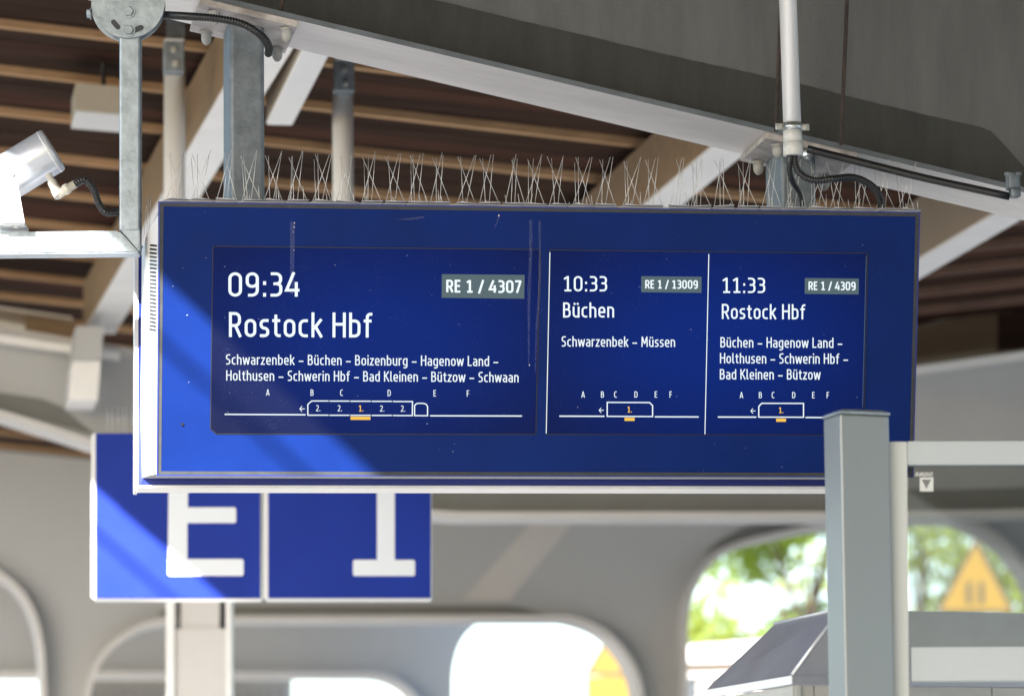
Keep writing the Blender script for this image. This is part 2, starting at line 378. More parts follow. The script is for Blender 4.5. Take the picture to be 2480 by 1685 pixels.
# ceiling lights
lt = thing('ceiling_light', 'long white strip light under the ceiling between hanger and beam', 'lamp', P(690, 250, 15.6))
za = 3.30; a = hit(732, 126, S(0, 0, za), SZ); c = hit(645, 303, S(0, 0, za), SZ); d_ = (c - a).normalized(); sd = V((d_.y, -d_.x, 0)).normalized()
link('housing', prism([a - d_ * .8 + SZ * .02, c + SZ * .02, c + sd * .105 + SZ * .02, a - d_ * .8 + sd * .105 + SZ * .02], SZ * .10), 'cream2', lt)
link('diffuser', prism([a - d_ * .8, c, c + sd * .105, a - d_ * .8 + sd * .105], SZ * .0195, .004), 'white', lt)
bx = thing('loudspeaker', 'beige ceiling box with ribbed white underside, behind the thin galvanised pole', 'loudspeaker', P(240, 270, 16.0))
c0 = P(183, 272, 16.0); c1 = P(330, 284, 16.0)
link('housing', prism([c0 + SZ * .012, c1 + SZ * .012, c1 + SZ * .125, c0 + SZ * .125], SV * .33, .004), 'cream3' if 'cream3' in M else M.setdefault('cream3', mat('pale_beige_housing', (.46, .42, .35), .6, 0, .1, 5)), bx)
dd = (c1 - c0) / 26
for i in range(26):
    link('grille_rib', prism([c0 + dd * i, c0 + dd * (i + .72), c0 + dd * (i + .72) + SV * .33, c0 + dd * i + SV * .33], SZ * .011), 'white', bx)

for k in (.1, .6): link('ceiling_stem', tube([a - d_ * k + sd * .05 + SZ * .10, a - d_ * k + sd * .05 + SZ * .45], .012, 10), 'galv_dark', lt)
cm_ = (c0 + c1) / 2 + SV * .16; link('ceiling_stem', tube([cm_ + SZ * .12, cm_ + SZ * .45], .009, 10), 'black', bx)
# ------------------------------------------------------------------ the near roof beam
def beam_line(px, py): return uv(onS(px, py, -.165))
n0 = beam_line(729, 52); n1 = beam_line(1600, 258); sl_ = (n1[2] - n0[2]) / (n1[0] - n0[0])
def zf(a): return n0[2] + sl_ * (a - n0[0])          # underside of the bottom flange
FT = .016
beam = thing('roof_beam', 'dark grey steel roof beam with pale underside sloping down above the departure board', 'beam', S(-1, 0, zf(-1)))
A0, A1 = -1.35, 3.4
fl = prism([S(A0, -.165, zf(A0)), S(A1, -.165, zf(A1)), S(A1, .165, zf(A1)), S(A0, .165, zf(A0))], SZ * FT)
o = link('bottom_flange', fl, 'flange', beam); o.data.materials.append(M['flange_edge'])
for p in o.data.polygons:
    if p.normal.dot(SV) < -.5 or p.normal.z > .5: p.material_index = 1
link('web', prism([S(A0, 0, zf(A0) + FT + .001), S(A1, 0, zf(A1) + FT + .001), S(A1, 0, 3.1), S(VALLEY, 0, zl(VALLEY) - .06), S(A0, 0, zl(A0) - .06)], SV * .014), 'web', beam)
# darker grey band along the lower web, a sheet 3 mm proud with an uneven edge
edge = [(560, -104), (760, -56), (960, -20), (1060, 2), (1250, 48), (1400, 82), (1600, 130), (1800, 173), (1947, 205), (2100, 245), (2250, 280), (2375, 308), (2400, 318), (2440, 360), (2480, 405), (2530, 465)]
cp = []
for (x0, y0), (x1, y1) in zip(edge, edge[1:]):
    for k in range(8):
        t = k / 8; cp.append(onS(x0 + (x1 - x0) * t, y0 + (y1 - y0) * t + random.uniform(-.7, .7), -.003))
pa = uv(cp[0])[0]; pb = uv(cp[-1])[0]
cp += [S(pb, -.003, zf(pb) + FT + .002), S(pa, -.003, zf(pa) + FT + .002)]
link('lower_web_sheet', prism(cp, SV * .0025), 'coat', beam)  # darker grey sheet along the lower web
link('top_flange', prism([S(A0, -.165, zl(A0) - .055), S(VALLEY, -.165, zl(VALLEY) - .055), S(VALLEY, .165, zl(VALLEY) - .055), S(A0, .165, zl(A0) - .055)], SZ * .02), 'flange', beam)
link('column', obox(S(3.55, 0, .4), SU, SV, SZ, .14, .17, 2.0), 'grey_paint', beam)

# ------------------------------------------------------------------ hanger posts with base plates
def hanger(a0, a1, pl0, pl1, label, caps, zbot):
    """a0,a1: tube extents along the beam; pl0,pl1: plate extents"""
    am = (a0 + a1) / 2
    t = thing('hanger_post', label, 'post', S(am, 0, zf(am)), 'hanger posts carrying the departure board')
    ut = (SU + SZ * sl_).normalized(); nn = ut.cross(SV); nn = nn if nn.z < 0 else -nn
    c = S((pl0 + pl1) / 2, 0, zf((pl0 + pl1) / 2)) + nn * .011
    link('base_plate', obox(c, ut, SV, nn, (pl1 - pl0) / 2, .17, .010, .003), 'plate', t)
    zt = zf(am) - .028; hw = (a1 - a0) / 2
    link('square_tube', obox(S(am, .02, (zt + zbot) / 2 + .012), SU, SV, SZ, hw, .10, (zt - zbot) / 2 + .012, .013, 4), 'galv_dark', t)
    for (aa, bb_) in caps:
        capnut(S(aa, bb_, zf(aa) - .021), .0155, .042, t)
    return t
def au(px, py, b): return uv(onS(px, py, b))[0]
hl0, hl1 = au(556, 300, -.08), au(641, 300, -.08)
pL0, pL1 = au(484, 0, -.17), au(727, 52, -.17)
hanger(hl0, hl1, pL0, pL1, 'wide galvanised hanger post at the left, capped bolts on its base plate',
       [(pL0 + .045, -.125), (pL1 - .035, -.125), (pL0 + .045, .125), (pL1 - .035, .125)], 2.02)
hr0, hr1 = au(1891, 450, -.08), au(1977, 450, -.08)
pR0, pR1 = au(1855, 330, -.17), au(2083, 377, -.17)
hanger(hr0, hr1, pR0, pR1, 'galvanised hanger post at the right, beside the white conduit',
       [(pR0 + .045, -.125), (pR0 + .045, .125), (pR1 - .035, .125)], 1.98)
q = S(pR0 + .135, -.12, zf(pR0 + .135) - .022)
nb = thing('anchor_nut', 'bright zinc nut under the right base plate beside the white conduit', 'nut', q)
hexbolt(q, -SZ, .017, .016, 'zinc', 'nut', nb); link('bolt_end', tube([q, q - SZ * .026], .008, 12), 'zinc', nb)

# ------------------------------------------------------------------ departure board
board = thing('departure_board', 'large blue departure board with lit screens hanging from the roof beam', 'display board', BC - BV * BH / 2)
def B(x, y, z=0): return BC + BU * x + BV * y + BN * z      # x,y from the centre, z towards the viewer
hx, hy = BW / 2, BH / 2
link('front_panel', obox(B(0, 0, -.012), BU, BV, BN, hx - .011, hy - .011, .009), 'blue_panel', board)
def frame_ring(inx, iny, w, z0, z1, m, name):
    ms = []
    for (cx_, cy_, ax_, ay_) in ((0, iny + w / 2, inx + w, w / 2), (0, -iny - w / 2, inx + w, w / 2), (inx + w / 2, 0, w / 2, iny), (-inx - w / 2, 0, w / 2, iny)):
        ms.append(obox(B(cx_, cy_, (z0 + z1) / 2), BU, BV, BN, ax_, ay_, (z1 - z0) / 2))
    return link(name, join(*ms), m, board)
frame_ring(hx - .013, hy - .013, .0095, -.02, -.002, 'gasket', 'gasket')
frame_ring(hx - .0034, hy - .0034, .0034, -.03, 0, 'blue_rim', 'frame')
# screens, set in the panel
def quadB(pts, z, m, name, parent, th=.0006):
    return link(name, prism([onB(x, y, z) for x, y in pts], BN * th), m, parent)
def local_screen(pts, name, z, label=None):
    # built in its own local frame so that the glow runs from its own centre
    cs = [onB(x, y, z) for x, y in pts]; c = sum(cs, V()) / len(cs)
    rot = Matrix((BU, BV, BN)).transposed().to_4x4(); mw = Matrix.Translation(c) @ rot
    inv = mw.inverted(); vs = [inv @ p for p in cs]
    n = len(vs); me = mesh([(v.x, v.y, 0) for v in vs] + [(v.x, v.y, -.0007) for v in vs], [tuple(range(n)), tuple(range(n, 2 * n))[::-1]] + [(i, n + i, n + (i + 1) % n, (i + 1) % n) for i in range(n)])
    o = bpy.data.objects.new(name, me); me.materials.append(M['screen']); COL.objects.link(o)
    o.parent = board; o.matrix_parent_inverse = parent_inv(board); o.location = c; o.rotation_euler = rot.to_euler()
    if label: o['label'] = label
    return o
s1 = local_screen([(516.6, 597.6), (1306.3, 605.4), (1296.8, 1050.4), (524, 1049.3), (510.8, 1038)], 'screen', -.0018, 'wide left screen showing the 09:34 departure')
s2 = local_screen([(1332.5, 606.5), (2100.3, 614.6), (2090.5, 1052.5), (1323, 1050.3)], 'screen', -.0018, 'right screen with the 10:33 and 11:33 departures')
# thin dark bezel lines around the screens
def bezel(pts, w=2.2):
    n = len(pts); cxm = sum(p[0] for p in pts) / n; cym = sum(p[1] for p in pts) / n
    ms = []
    for i in range(n):
        a_, b_ = V((*pts[i], 0)), V((*pts[(i + 1) % n], 0)); t = (b_ - a_).normalized(); nrm = V((t.y, -t.x, 0))
        if nrm.dot(V((cxm, cym, 0)) - a_) > 0: nrm = -nrm
        q = [a_, b_, b_ + nrm * w, a_ + nrm * w]
        ms.append(prism([onB(p.x, p.y, -.0028) for p in q], BN * .0012))
    link('bezel', join(*ms), 'black', board)
bezel([(516.6, 597.6), (1306.3, 605.4), (1296.8, 1050.4), (524, 1049.3), (510.8, 1038)])
bezel([(1332.5, 606.5), (2100.3, 614.6), (2090.5, 1052.5), (1323, 1050.3)])

# --- stroke lettering
G = {}
def g(ch, w, *strokes): G[ch] = (w, strokes)
h_ = .065
g('0', .54, [(.07, .06, .2), (.07, .94, .2), (.47, .94, .2), (.47, .06, .2), 'c'])
g('1', .50, [(.05, .80, 0), (.27, .96, 0)], [(.275, 1, 0), (.275, .06, 0)], [(.07, .06, 0), (.48, .06, 0)])
g('2', .46, [(.03, .88, 0), (.15, .945, .12), (.40, .945, .18), (.40, .58, .14), (.07, .06, 0), (.45, .06, 0)])
g('3', .47, [(.03, .94, 0), (.40, .94, .18), (.40, .53, .16), (.13, .53, 0)], [(.13, .53, 0), (.41, .53, .16), (.41, .06, .19), (.02, .06, 0)])
g('4', .54, [(.32, 1, 0), (.04, .265, 0), (.53, .265, 0)], [(.41, .60, 0), (.41, 0, 0)])
g('7', .46, [(0, .94, 0), (.41, .94, .02), (.14, 0, 0)])
g('9', .52, [(.07, .42, .18), (.07, .94, .19), (.45, .94, .19), (.45, .42, .18), 'c'], [(.45, .68, 0), (.45, .06, .2), (.10, .06, 0)])
g(':', .18, [(.09, 0, 0), (.09, .15, 0)], [(.09, .48, 0), (.09, .63, 0)])
g('.', .16, [(.08, 0, 0), (.08, .15, 0)])
g('/', .36, [(.02, -.08, 0), (.34, 1.02, 0)])
g('–', .50, [(.02, .36, 0), (.48, .36, 0)])
g(' ', .17)
X = .665
g('a', .45, [(.06, X, 0), (.38, X, .15), (.38, 0, 0)], [(.38, .40, 0), (.065, .40, .14), (.065, .06, .13), (.38, .06, 0)])
g('b', .47, [(.065, 1, 0), (.065, 0, 0)], [(.065, X, 0), (.40, X, .17), (.40, .06, .17), (.065, .06, 0)])
g('c', .39, [(.37, X, 0), (.065, X, .18), (.065, .06, .18), (.37, .06, 0)])
g('d', .47, [(.40, 1, 0), (.40, 0, 0)], [(.40, X, 0), (.065, X, .17), (.065, .06, .17), (.40, .06, 0)])
g('e', .46, [(.41, .06, 0), (.065, .06, .18), (.065, X, .18), (.395, X, .17), (.395, .35, 0), (.08, .35, 0)])
g('f', .34, [(.34, .94, 0), (.14, .94, .13), (.14, 0, 0)], [(0, X, 0), (.31, X, 0)])
g('g', .47, [(.40, X, 0), (.065, X, .17), (.065, .06, .17), (.40, .06, 0)], [(.40, .72, 0), (.40, -.20, .16), (.07, -.20, 0)])
g('h', .46, [(.065, 1, 0), (.065, 0, 0)], [(.065, X, 0), (.39, X, .17), (.39, 0, 0)])
g('i', .13, [(.065, .72, 0), (.065, 0, 0)], [(.065, .86, 0), (.065, 1, 0)])
g('k', .43, [(.065, 1, 0), (.065, 0, 0)], [(.40, .73, 0), (.10, .34, 0)], [(.17, .42, 0), (.41, 0, 0)])
g('l', .20, [(.065, 1, 0), (.065, .06, .08), (.21, .06, 0)])
g('n', .46, [(.065, .725, 0), (.065, 0, 0)], [(.065, X, 0), (.39, X, .17), (.39, 0, 0)])
g('o', .47, [(.065, .06, .17), (.065, X, .17), (.405, X, .17), (.405, .06, .17), 'c'])
g('r', .30, [(.065, .725, 0), (.065, 0, 0)], [(.065, .56, 0), (.13, X, .06), (.31, X, 0)])
g('s', .39, [(.36, X, 0), (.065, X, .13), (.065, .375, .12), (.33, .345, .12), (.33, .06, .13), (.02, .06, 0)])
g('t', .33, [(.14, .90, 0), (.14, .06, .12), (.33, .06, 0)], [(0, X, 0), (.31, X, 0)])
g('u', .46, [(.065, .725, 0), (.065, .06, .17), (.39, .06, 0)], [(.39, .725, 0), (.39, 0, 0)])
G['ü'] = (.46, G['u'][1] + ([(.13, .84, 0), (.13, .97, 0)], [(.33, .84, 0), (.33, .97, 0)]))
g('w', .66, [(.03, .725, 0), (.17, 0, 0)], [(.17, 0, 0), (.33, .68, 0)], [(.33, .68, 0), (.49, 0, 0)], [(.49, 0, 0), (.63, .725, 0)])
g('z', .38, [(.02, X, 0), (.33, X, 0), (.04, .06, 0), (.37, .06, 0)])
g('A', .52, [(.03, 0, 0), (.26, 1, 0)], [(.26, 1, 0), (.49, 0, 0)], [(.11, .27, 0), (.41, .27, 0)])
g('B', .50, [(.065, 1, 0), (.065, 0, 0)], [(.065, .94, 0), (.39, .94, .16), (.39, .53, .16), (.065, .53, 0)], [(.065, .53, 0), (.43, .53, .17), (.43, .06, .17), (.065, .06, 0)])
g('C', .44, [(.43, .94, 0), (.07, .94, .22), (.07, .06, .22), (.43, .06, 0)])
g('D', .52, [(.065, 1, 0), (.065, 0, 0)], [(.065, .94, 0), (.45, .94, .24), (.45, .06, .24), (.065, .06, 0)])
g('E', .42, [(.41, .94, 0), (.065, .94, 0), (.065, .06, 0), (.41, .06, 0)], [(.065, .52, 0), (.38, .52, 0)])
g('F', .40, [(.39, .94, 0), (.065, .94, 0), (.065, 0, 0)], [(.065, .50, 0), (.36, .50, 0)])
g('G', .50, [(.45, .94, 0), (.07, .94, .22), (.07, .06, .22), (.44, .06, 0), (.44, .48, 0), (.26, .48, 0)])
g('H', .54, [(.065, 1, 0), (.065, 0, 0)], [(.475, 1, 0), (.475, 0, 0)], [(.065, .53, 0), (.475, .53, 0)])
g('I', .13, [(.065, 1, 0), (.065, 0, 0)])
g('K', .50, [(.065, 1, 0), (.065, 0, 0)], [(.47, 1, 0), (.10, .48, 0)], [(.18, .58, 0), (.49, 0, 0)])
g('L', .40, [(.065, 1, 0), (.065, .06, 0), (.40, .06, 0)])
g('M', .66, [(.07, 0, 0), (.10, 1, 0)], [(.10, .97, 0), (.33, .3, 0)], [(.33, .3, 0), (.56, .97, 0)], [(.56, 1, 0), (.59, 0, 0)])
g('N', .54, [(.065, 0, 0), (.065, 1, 0)], [(.08, .97, 0), (.46, .03, 0)], [(.475, 1, 0), (.475, 0, 0)])
g('R', .50, [(.065, 1, 0), (.065, 0, 0)], [(.065, .94, 0), (.42, .94, .18), (.42, .46, .18), (.065, .46, 0)], [(.26, .46, 0), (.46, 0, 0)])
g('S', .45, [(.42, .94, 0), (.07, .94, .17), (.07, .54, .15), (.38, .48, .16), (.38, .06, .17), (.03, .06, 0)])
g('←', .80, [(.02, .45, 0), (.78, .45, 0)], [(.36, .85, 0), (.04, .45, 0), (.36, .05, 0)])
def roundpath(st):
    closed = st[-1] == 'c'; pts = [p for p in st if p != 'c']; n = len(pts); out = []
    for i, (x, y, r) in enumerate(pts):
        p = V((x, y, 0))
        if r <= 0 or (not closed and i in (0, n - 1)): out.append(p); continue
        a = V((*pts[(i - 1) % n][:2], 0)); b = V((*pts[(i + 1) % n][:2], 0))
        ra = min(r, (a - p).length * .5 if (closed or i > 1) else (a - p).length * .98); rb = min(r, (b - p).length * .5 if (closed or i < n - 2) else (b - p).length * .98)
        rr = min(ra, rb) if False else None
        A_ = p + (a - p).normalized() * ra; B_ = p + (b - p).normalized() * rb
        for k in range(7):
            t = k / 6; kk = .5523
            c1 = A_.lerp(p, kk); c2 = B_.lerp(p, kk)
            out.append(A_ * (1 - t) ** 3 + c1 * 3 * t * (1 - t) ** 2 + c2 * 3 * t * t * (1 - t) + B_ * t ** 3)
    return out, closed
def ribbon(pts, closed, w, z, vs, fs):
    q = []
    for p in pts:
        if not q or (p - q[-1]).length > 1e-5: q.append(p)
    if closed and (q[0] - q[-1]).length < 1e-5: q.pop()
    n = len(q); base = len(vs)
    for i, p in enumerate(q):
        a = q[i - 1] if (i > 0 or closed) else None; b = q[(i + 1) % n] if (i < n - 1 or closed) else None
        t1 = (p - a).normalized() if a is not None else None; t2 = (b - p).normalized() if b is not None else None
        t1 = t1 or t2; t2 = t2 or t1
        n1 = V((-t1.y, t1.x, 0)); n2 = V((-t2.y, t2.x, 0)); m = (n1 + n2)
        m = m.normalized() if m.length > 1e-4 else n1; k = min(1 / max(m.dot(n1), .35), 2.4)
        vs.append(V((p.x, p.y, z)) + m * (w / 2 * k)); vs.append(V((p.x, p.y, z)) - m * (w / 2 * k))
    for i in range(n if closed else n - 1):
        j = (i + 1) % n; fs.append((base + 2 * i, base + 2 * i + 1, base + 2 * j + 1, base + 2 * j))
def text_mesh(s, stroke, gap):
    vs = []; fs = []; x = 0; k = 0
    for ch in s:
        w, st = G[ch]
        for q in st:
            pts, cl = roundpath(q); n0_ = len(vs); ribbon(pts, cl, stroke, k * .0008, vs, fs); k = (k + 1) % 6
            for i in range(n0_, len(vs)): vs[i] = vs[i] + V((x, 0, 0))
        x += w + gap
    return vs, fs, x - gap
def put_text(s, xl, xr, yb, cap, parent, name, m='text', bold=0, yb2=None, z=.0006, place=None, mirror=False):
    stroke = .114 if not bold else .165
    vs, fs, W = text_mesh(s, stroke, .115 if not bold else .13)
    place = place or (lambda px, py: onB(px, py, z))
    yb2 = yb if yb2 is None else yb2
    A = place(xl, yb); Bq = place(xr, yb2); C = place(xl, yb - cap)
    ex = (Bq - A) / W; ey = (C - A); ez = ex.cross(ey).normalized()
    if mirror: A = Bq; ex = -ex
    wv = [A + ex * v.x + ey * v.y + ez * (v.z * .05) for v in vs]
    me = bpy.data.meshes.new('m'); me.from_pydata([tuple(v) for v in wv], [], fs)
    return link(name, me, m, parent)
def ctext(s, xc, yb, cap, parent, name='platform_letter', m='text', bold=0):
    w = sum(G[c][0] + .115 for c in s) - .115; w *= cap
    return put_text(s, xc - w / 2, xc + w / 2, yb, cap, parent, name, m, bold)
Q = lambda x, y, x0=500, y0=580: (x0 + x / 2.834, y0 + y / 2.834)
def bar(x0, y0, x1, y1, w, parent, name='track_line', m='text', z=-.0004):
    a = V((x0, y0, 0)); b = V((x1, y1, 0)); t = (b - a).normalized(); n = V((-t.y, t.x, 0)) * (w / 2)
    return quadB([(p.x, p.y) for p in (a + n, b + n, b - n, a - n)], z, m, name, parent, .0004)
def poly_line(pts, w, parent, name, m='text', closed=False):
    vs = []; fs = []; ribbon([V((x, y, 0)) for x, y in pts], closed, w, 0, vs, fs)
    me = bpy.data.meshes.new('m'); me.from_pydata([tuple(onB(v.x, v.y, -.0002)) for v in vs], [], fs)
    return link(name, me, m, parent)
put_text('09:34', 552.2, 725.8, 718.3, 59, s1, 'departure_time')
put_text('Rostock Hbf', 554, 901.5, 815.9, 60.5, s1, 'destination_text', yb2=817.3)
put_text('Schwarzenbek – Büchen – Boizenburg – Hagenow Land –', 546.9, 1206.8, 882.6, 25, s1, 'stops_text', yb2=886.6)
put_text('Holthusen – Schwerin Hbf – Bad Kleinen – Bützow – Schwaan', 547.6, 1256.2, 921.3, 25, s1, 'stops_text', yb2=925.6)
quadB([(1070.2, 664), (1270.6, 665.7), (1269.6, 723.3), (1069.5, 721.1)], -.0010, 'badge', 'train_number_badge', s1)
put_text('RE 1 / 4307', 1081.2, 1262.2, 707.7, 29.8, s1, 'train_number_text', bold=1, yb2=709.2)
for c_, x_, y_ in (('A', 648.6, 957.6), ('B', 755.8, 958.1), ('C', 827.1, 958.4), ('D', 942.5, 959), ('E', 1052.9, 959.6), ('F', 1133.4, 960.1)): ctext(c_, x_, y_, 15.3, s1)
bar(544, 1003, 740, 1004, 3, s1); bar(1041.6, 1006.4, 1264, 1007, 3, s1)
ctext('←', 732, 997, 16, s1, 'direction_arrow')
bx_ = [745.5, 797.1, 847.6, 899.1, 950.2, 1000]
yt, ybm = 970.6, 1005
poly_line([(bx_[1] - 1.3, yt), (755, yt), (745.5, 979), (745.5, ybm), (bx_[1] - 1.3, ybm)], 2.7, s1, 'train_outline')
for i in (1, 2, 3):
    bar(bx_[i] + 1, yt + .3 * i, bx_[i + 1] - 1.3, yt + .3 * i, 2.7, s1, 'train_outline'); bar(bx_[i] + 1, ybm + .2 * i, bx_[i + 1] - 1.3, ybm + .2 * i, 2.7, s1, 'train_outline')
poly_line([(bx_[4] + 1, yt + 1.2), (999, yt + 1.5), (998.5, ybm + 1), (bx_[4] + 1, ybm + .8)], 2.7, s1, 'train_outline')
poly_line([(1004, 1006), (1004, 982), (1008, 977.5), (1013, 976.3), (1026, 976.5), (1032, 978.5), (1035.5, 984), (1035.5, 1006.3)], 2.7, s1, 'train_outline', closed=True)
for s_, x_, y_, m_, b_ in (('2.', 770.5, 995.3, 'text', 0), ('2.', 823, 995.6, 'text', 0), ('1.', 874.5, 995.8, 'text_y', 1), ('2.', 925.5, 996.1, 'text', 0), ('2.', 976, 996.4, 'text', 0)): ctext(s_, x_, y_, 14.5, s1, 'class_number', m_, b_)
bar(849, 1012.3, 897, 1012.6, 7.6, s1, 'first_class_bar', 'text_y')
bar(1331.8, 611, 1322.9, 1049.3, 1.9, s2, 'divider_line'); bar(1716.7, 615.3, 1707.2, 1051.1, 1.9, s2, 'divider_line')
quadB([(2097.4, 619.5), (2098.6, 619.5), (2089.6, 985.8), (2088.4, 985.8)], -.0004, 'badge', 'divider_line', s2)
put_text('10:33', 1364.2, 1470.4, 705.6, 37, s2, 'departure_time')
quadB([(1553, 668.9), (1699, 670.3), (1698.7, 709.3), (1552.8, 707.6)], -.0010, 'badge', 'train_number_badge', s2)
put_text('RE 1 / 13009', 1562.9, 1689.9, 698.4, 20, s2, 'train_number_text', bold=1, yb2=699)
put_text('Büchen', 1363.5, 1487.7, 768.8, 36.5, s2, 'destination_text')
put_text('Schwarzenbek – Müssen', 1360, 1635.2, 839, 25, s2, 'stops_text', yb2=840.2)
for c_, x_ in zip('ABCDEF', (1412.2, 1459.1, 1490.5, 1540.3, 1588.6, 1624.3)): ctext(c_, x_, 962.4, 15, s2)
bar(1354.7, 1007.3, 1464, 1007.7, 3, s2); bar(1585.8, 1008.9, 1692, 1009.2, 3, s2)
ctext('←', 1456.6, 1000, 15, s2, 'direction_arrow')
poly_line([(1470.5, 974), (1573, 974.5), (1580.5, 982), (1580.5, 1008.3), (1470.5, 1007.8)], 2.7, s2, 'train_outline', closed=True)
ctext('1.', 1525, 998.2, 14, s2, 'class_number', 'text_y', 1); bar(1512.4, 1015, 1536.8, 1015.1, 7.6, s2, 'first_class_bar', 'text_y')
put_text('11:33', 1748.8, 1853.3, 709.5, 37, s2, 'departure_time')
quadB([(1949.3, 673.2), (2079.8, 674.6), (2079.5, 713), (1948.9, 711.6)], -.0010, 'badge', 'train_number_badge', s2)
put_text('RE 1 / 4309', 1958.4, 2072, 702, 20, s2, 'train_number_text', bold=1, yb2=702.8)
put_text('Rostock Hbf', 1748, 1950.3, 772.3, 36.5, s2, 'destination_text', yb2=773.2)
put_text('Büchen – Hagenow Land –', 1744.6, 2040.3, 841.1, 25, s2, 'stops_text', yb2=842.5)
put_text('Holthusen – Schwerin Hbf –', 1743.5, 2054, 879.6, 25, s2, 'stops_text', yb2=881)
put_text('Bad Kleinen – Bützow', 1743.2, 1987, 918.4, 25, s2, 'stops_text', yb2=919)
for c_, x_ in zip('ABCDEF', (1795.8, 1841.6, 1872.3, 1922.4, 1970, 2005)): ctext(c_, x_, 963.9, 15, s2)
bar(1738.6, 1009.4, 1831.8, 1009.7, 3, s2); bar(1951, 1010.5, 2064, 1011, 3, s2)
ctext('←', 1824, 1001.5, 15, s2, 'direction_arrow')
poly_line([(1837.6, 984), (1845, 976.3), (1946, 976.6), (1946, 1010), (1837.6, 1009.6)], 2.7, s2, 'train_outline', closed=True)
ctext('1.', 1891.7, 1000, 14, s2, 'class_number', 'text_y', 1); bar(1879.8, 1017, 1903.4, 1017.1, 7.6, s2, 'first_class_bar', 'text_y')

# dirt streaks, scratches and a button on the front
for pts in ([(702, 537), (714, 537), (713, 600), (712, 700), (702, 690), (703, 600)], [(1282, 532), (1289, 532), (1288, 640), (1284, 740), (1282, 880), (1279, 880), (1277, 700), (1281, 640)],
            [(1304, 536), (1309, 536), (1311, 640), (1309, 720), (1301, 800), (1297, 905), (1295, 905), (1297, 780), (1303, 700), (1305, 620)],
            [(960, 531), (1030, 523), (1026, 528), (985, 534)], [(1208, 522), (1213, 521), (1200, 548), (1196, 552)]):
    quadB(pts, .0002, 'streak', 'dirt_streak', board, .0002)
for _ in range(60):
    x = random.uniform(400, 2180); y = random.uniform(500, 1140); r = random.choice((.7, .7, .9, 1.2))
    if 2015 < x and y > 990: continue
    quadB([(x - r, y), (x, y - r), (x + r, y), (x, y + r)], .0012, 'fleck', 'dust_speck', board, .0002)
for x, y, r in ((713, 540, 2.4), (712.5, 550, 2.6), (711, 562, 1.6), (712, 606, 1.6), (1282, 884, 2.6), (1208, 522, 3)):
    quadB([(x - r * .7, y), (x, y - r), (x + r * .7, y), (x, y + r)], .0012, 'fleck', 'dust_speck', board, .0002)
p = onB(441.5, 1027, .0004); link('sensor_hole', tube([p - BN * .004, p], .004, 14), 'black', board)
p = onB(707, 708, .001); link('water_drop', tube([p, p + BN * .001], .0055, 14), 'streak', board)
# casing behind the front panel, its side flares out slightly; slotted vent on the left side
cz0, cz1 = -.03, -.155
def ring4(x0, x1, y0, y1, z): return [B(x0, y0, z), B(x1, y0, z), B(x1, y1, z), B(x0, y1, z)]
vsr = ring4(-hx + .004, hx - .004, -hy + .004, hy - .03, cz0) + ring4(-hx - .026, hx + .005, -hy - .016, hy - .105, cz1)
link('casing', mesh(vsr, [(0, 1, 2, 3), (4, 5, 6, 7), (0, 1, 5, 4), (1, 2, 6, 5), (2, 3, 7, 6), (3, 0, 4, 7)]), 'white', board)
link('rear_casing', prism([B(-hx - .024, -hy - .012, cz1 - .002), B(-hx - .024, hy - .11, cz1 - .002), B(hx + .003, hy - .11, cz1 - .002), B(hx + .003, -hy - .012, cz1 - .002)], SV * .16), 'white', board)
sA, sB_, sC = B(-hx + .004, 0, cz0), B(-hx - .026, 0, cz1), None
sd_ = (sB_ - sA); snrm = sd_.cross(BV).normalized(); snrm = snrm if snrm.dot(SU) < 0 else -snrm
for i in range(23):
    yy = hy - .125 - i * .0108
    c = sA + sd_ * .40 + BV * yy + snrm * .0008
    link('vent_slot', obox(c, sd_.normalized(), BV, snrm, .030, .0029, .0012, .0008, 1), 'black', board)
link('bottom_tray', prism([B(-hx + .012, -hy + .0035, cz0 - .002), B(hx - .012, -hy + .0035, cz0 - .002), B(hx - .006, -hy - .0175, cz1), B(-hx - .018, -hy - .0175, cz1)], SZ * -.002), 'tray' if 'tray' in M else M.setdefault('tray', mat('grey_tray', (.27, .28, .29), .5)), board)
link('service_strip', obox(B(-.83, -hy + .0035, -.03 - .02), BU, BV, BN, .06, .002, .015), 'pvc', board)
for x in (-.73, -.17, .42): link('lock_screw', tube([B(x, -hy + .008, -.045), B(x, -hy + .000, -.045)], .011, 16), 'black', board)
# rear display: same board facing the other way, its blue edge and pale underside show
rz_t, rz_b = -.60, -.40
def Rr(x, y, z): return BC + BU * x + SZ * y + SV * z
ry0, ry1 = -hy + .007, hy - .03
rp = [Rr(-hx - .032, ry0, .30), Rr(hx + .04, ry0, .30), Rr(hx + .04, ry1, .50), Rr(-hx - .018, ry1, .50)]
rn = (rp[1] - rp[0]).cross(rp[3] - rp[0]).normalized(); rn = rn if rn.y > 0 else -rn
link('rear_panel', prism(rp, rn * .04), 'blue_rim', board)
link('rear_trim', prism([rp[0] - SZ * .008 - rn * .004 - BU * .003, rp[1] - SZ * .008 - rn * .004 + BU * .003, rp[1] - SZ * .008 + rn * .034 + BU * .003, rp[0] - SZ * .008 + rn * .034 - BU * .003], SZ * .0078), 'offwhite', board)
link('rear_side_trim', prism([rp[0] - BU * .011 + rn * .01, rp[3] - BU * .011 + rn * .01, rp[3] - BU * .011 + rn * .07, rp[0] - BU * .011 + rn * .07], BU * .0105), 'white', board)
link('top_cover', prism([B(-hx + .01, hy - .004, -.03), B(hx - .01, hy - .004, -.03), B(hx - .01, hy - .004, -.03) + SV * .3, B(-hx + .01, hy - .004, -.03) + SV * .3], -SZ * .01), 'galv', board)
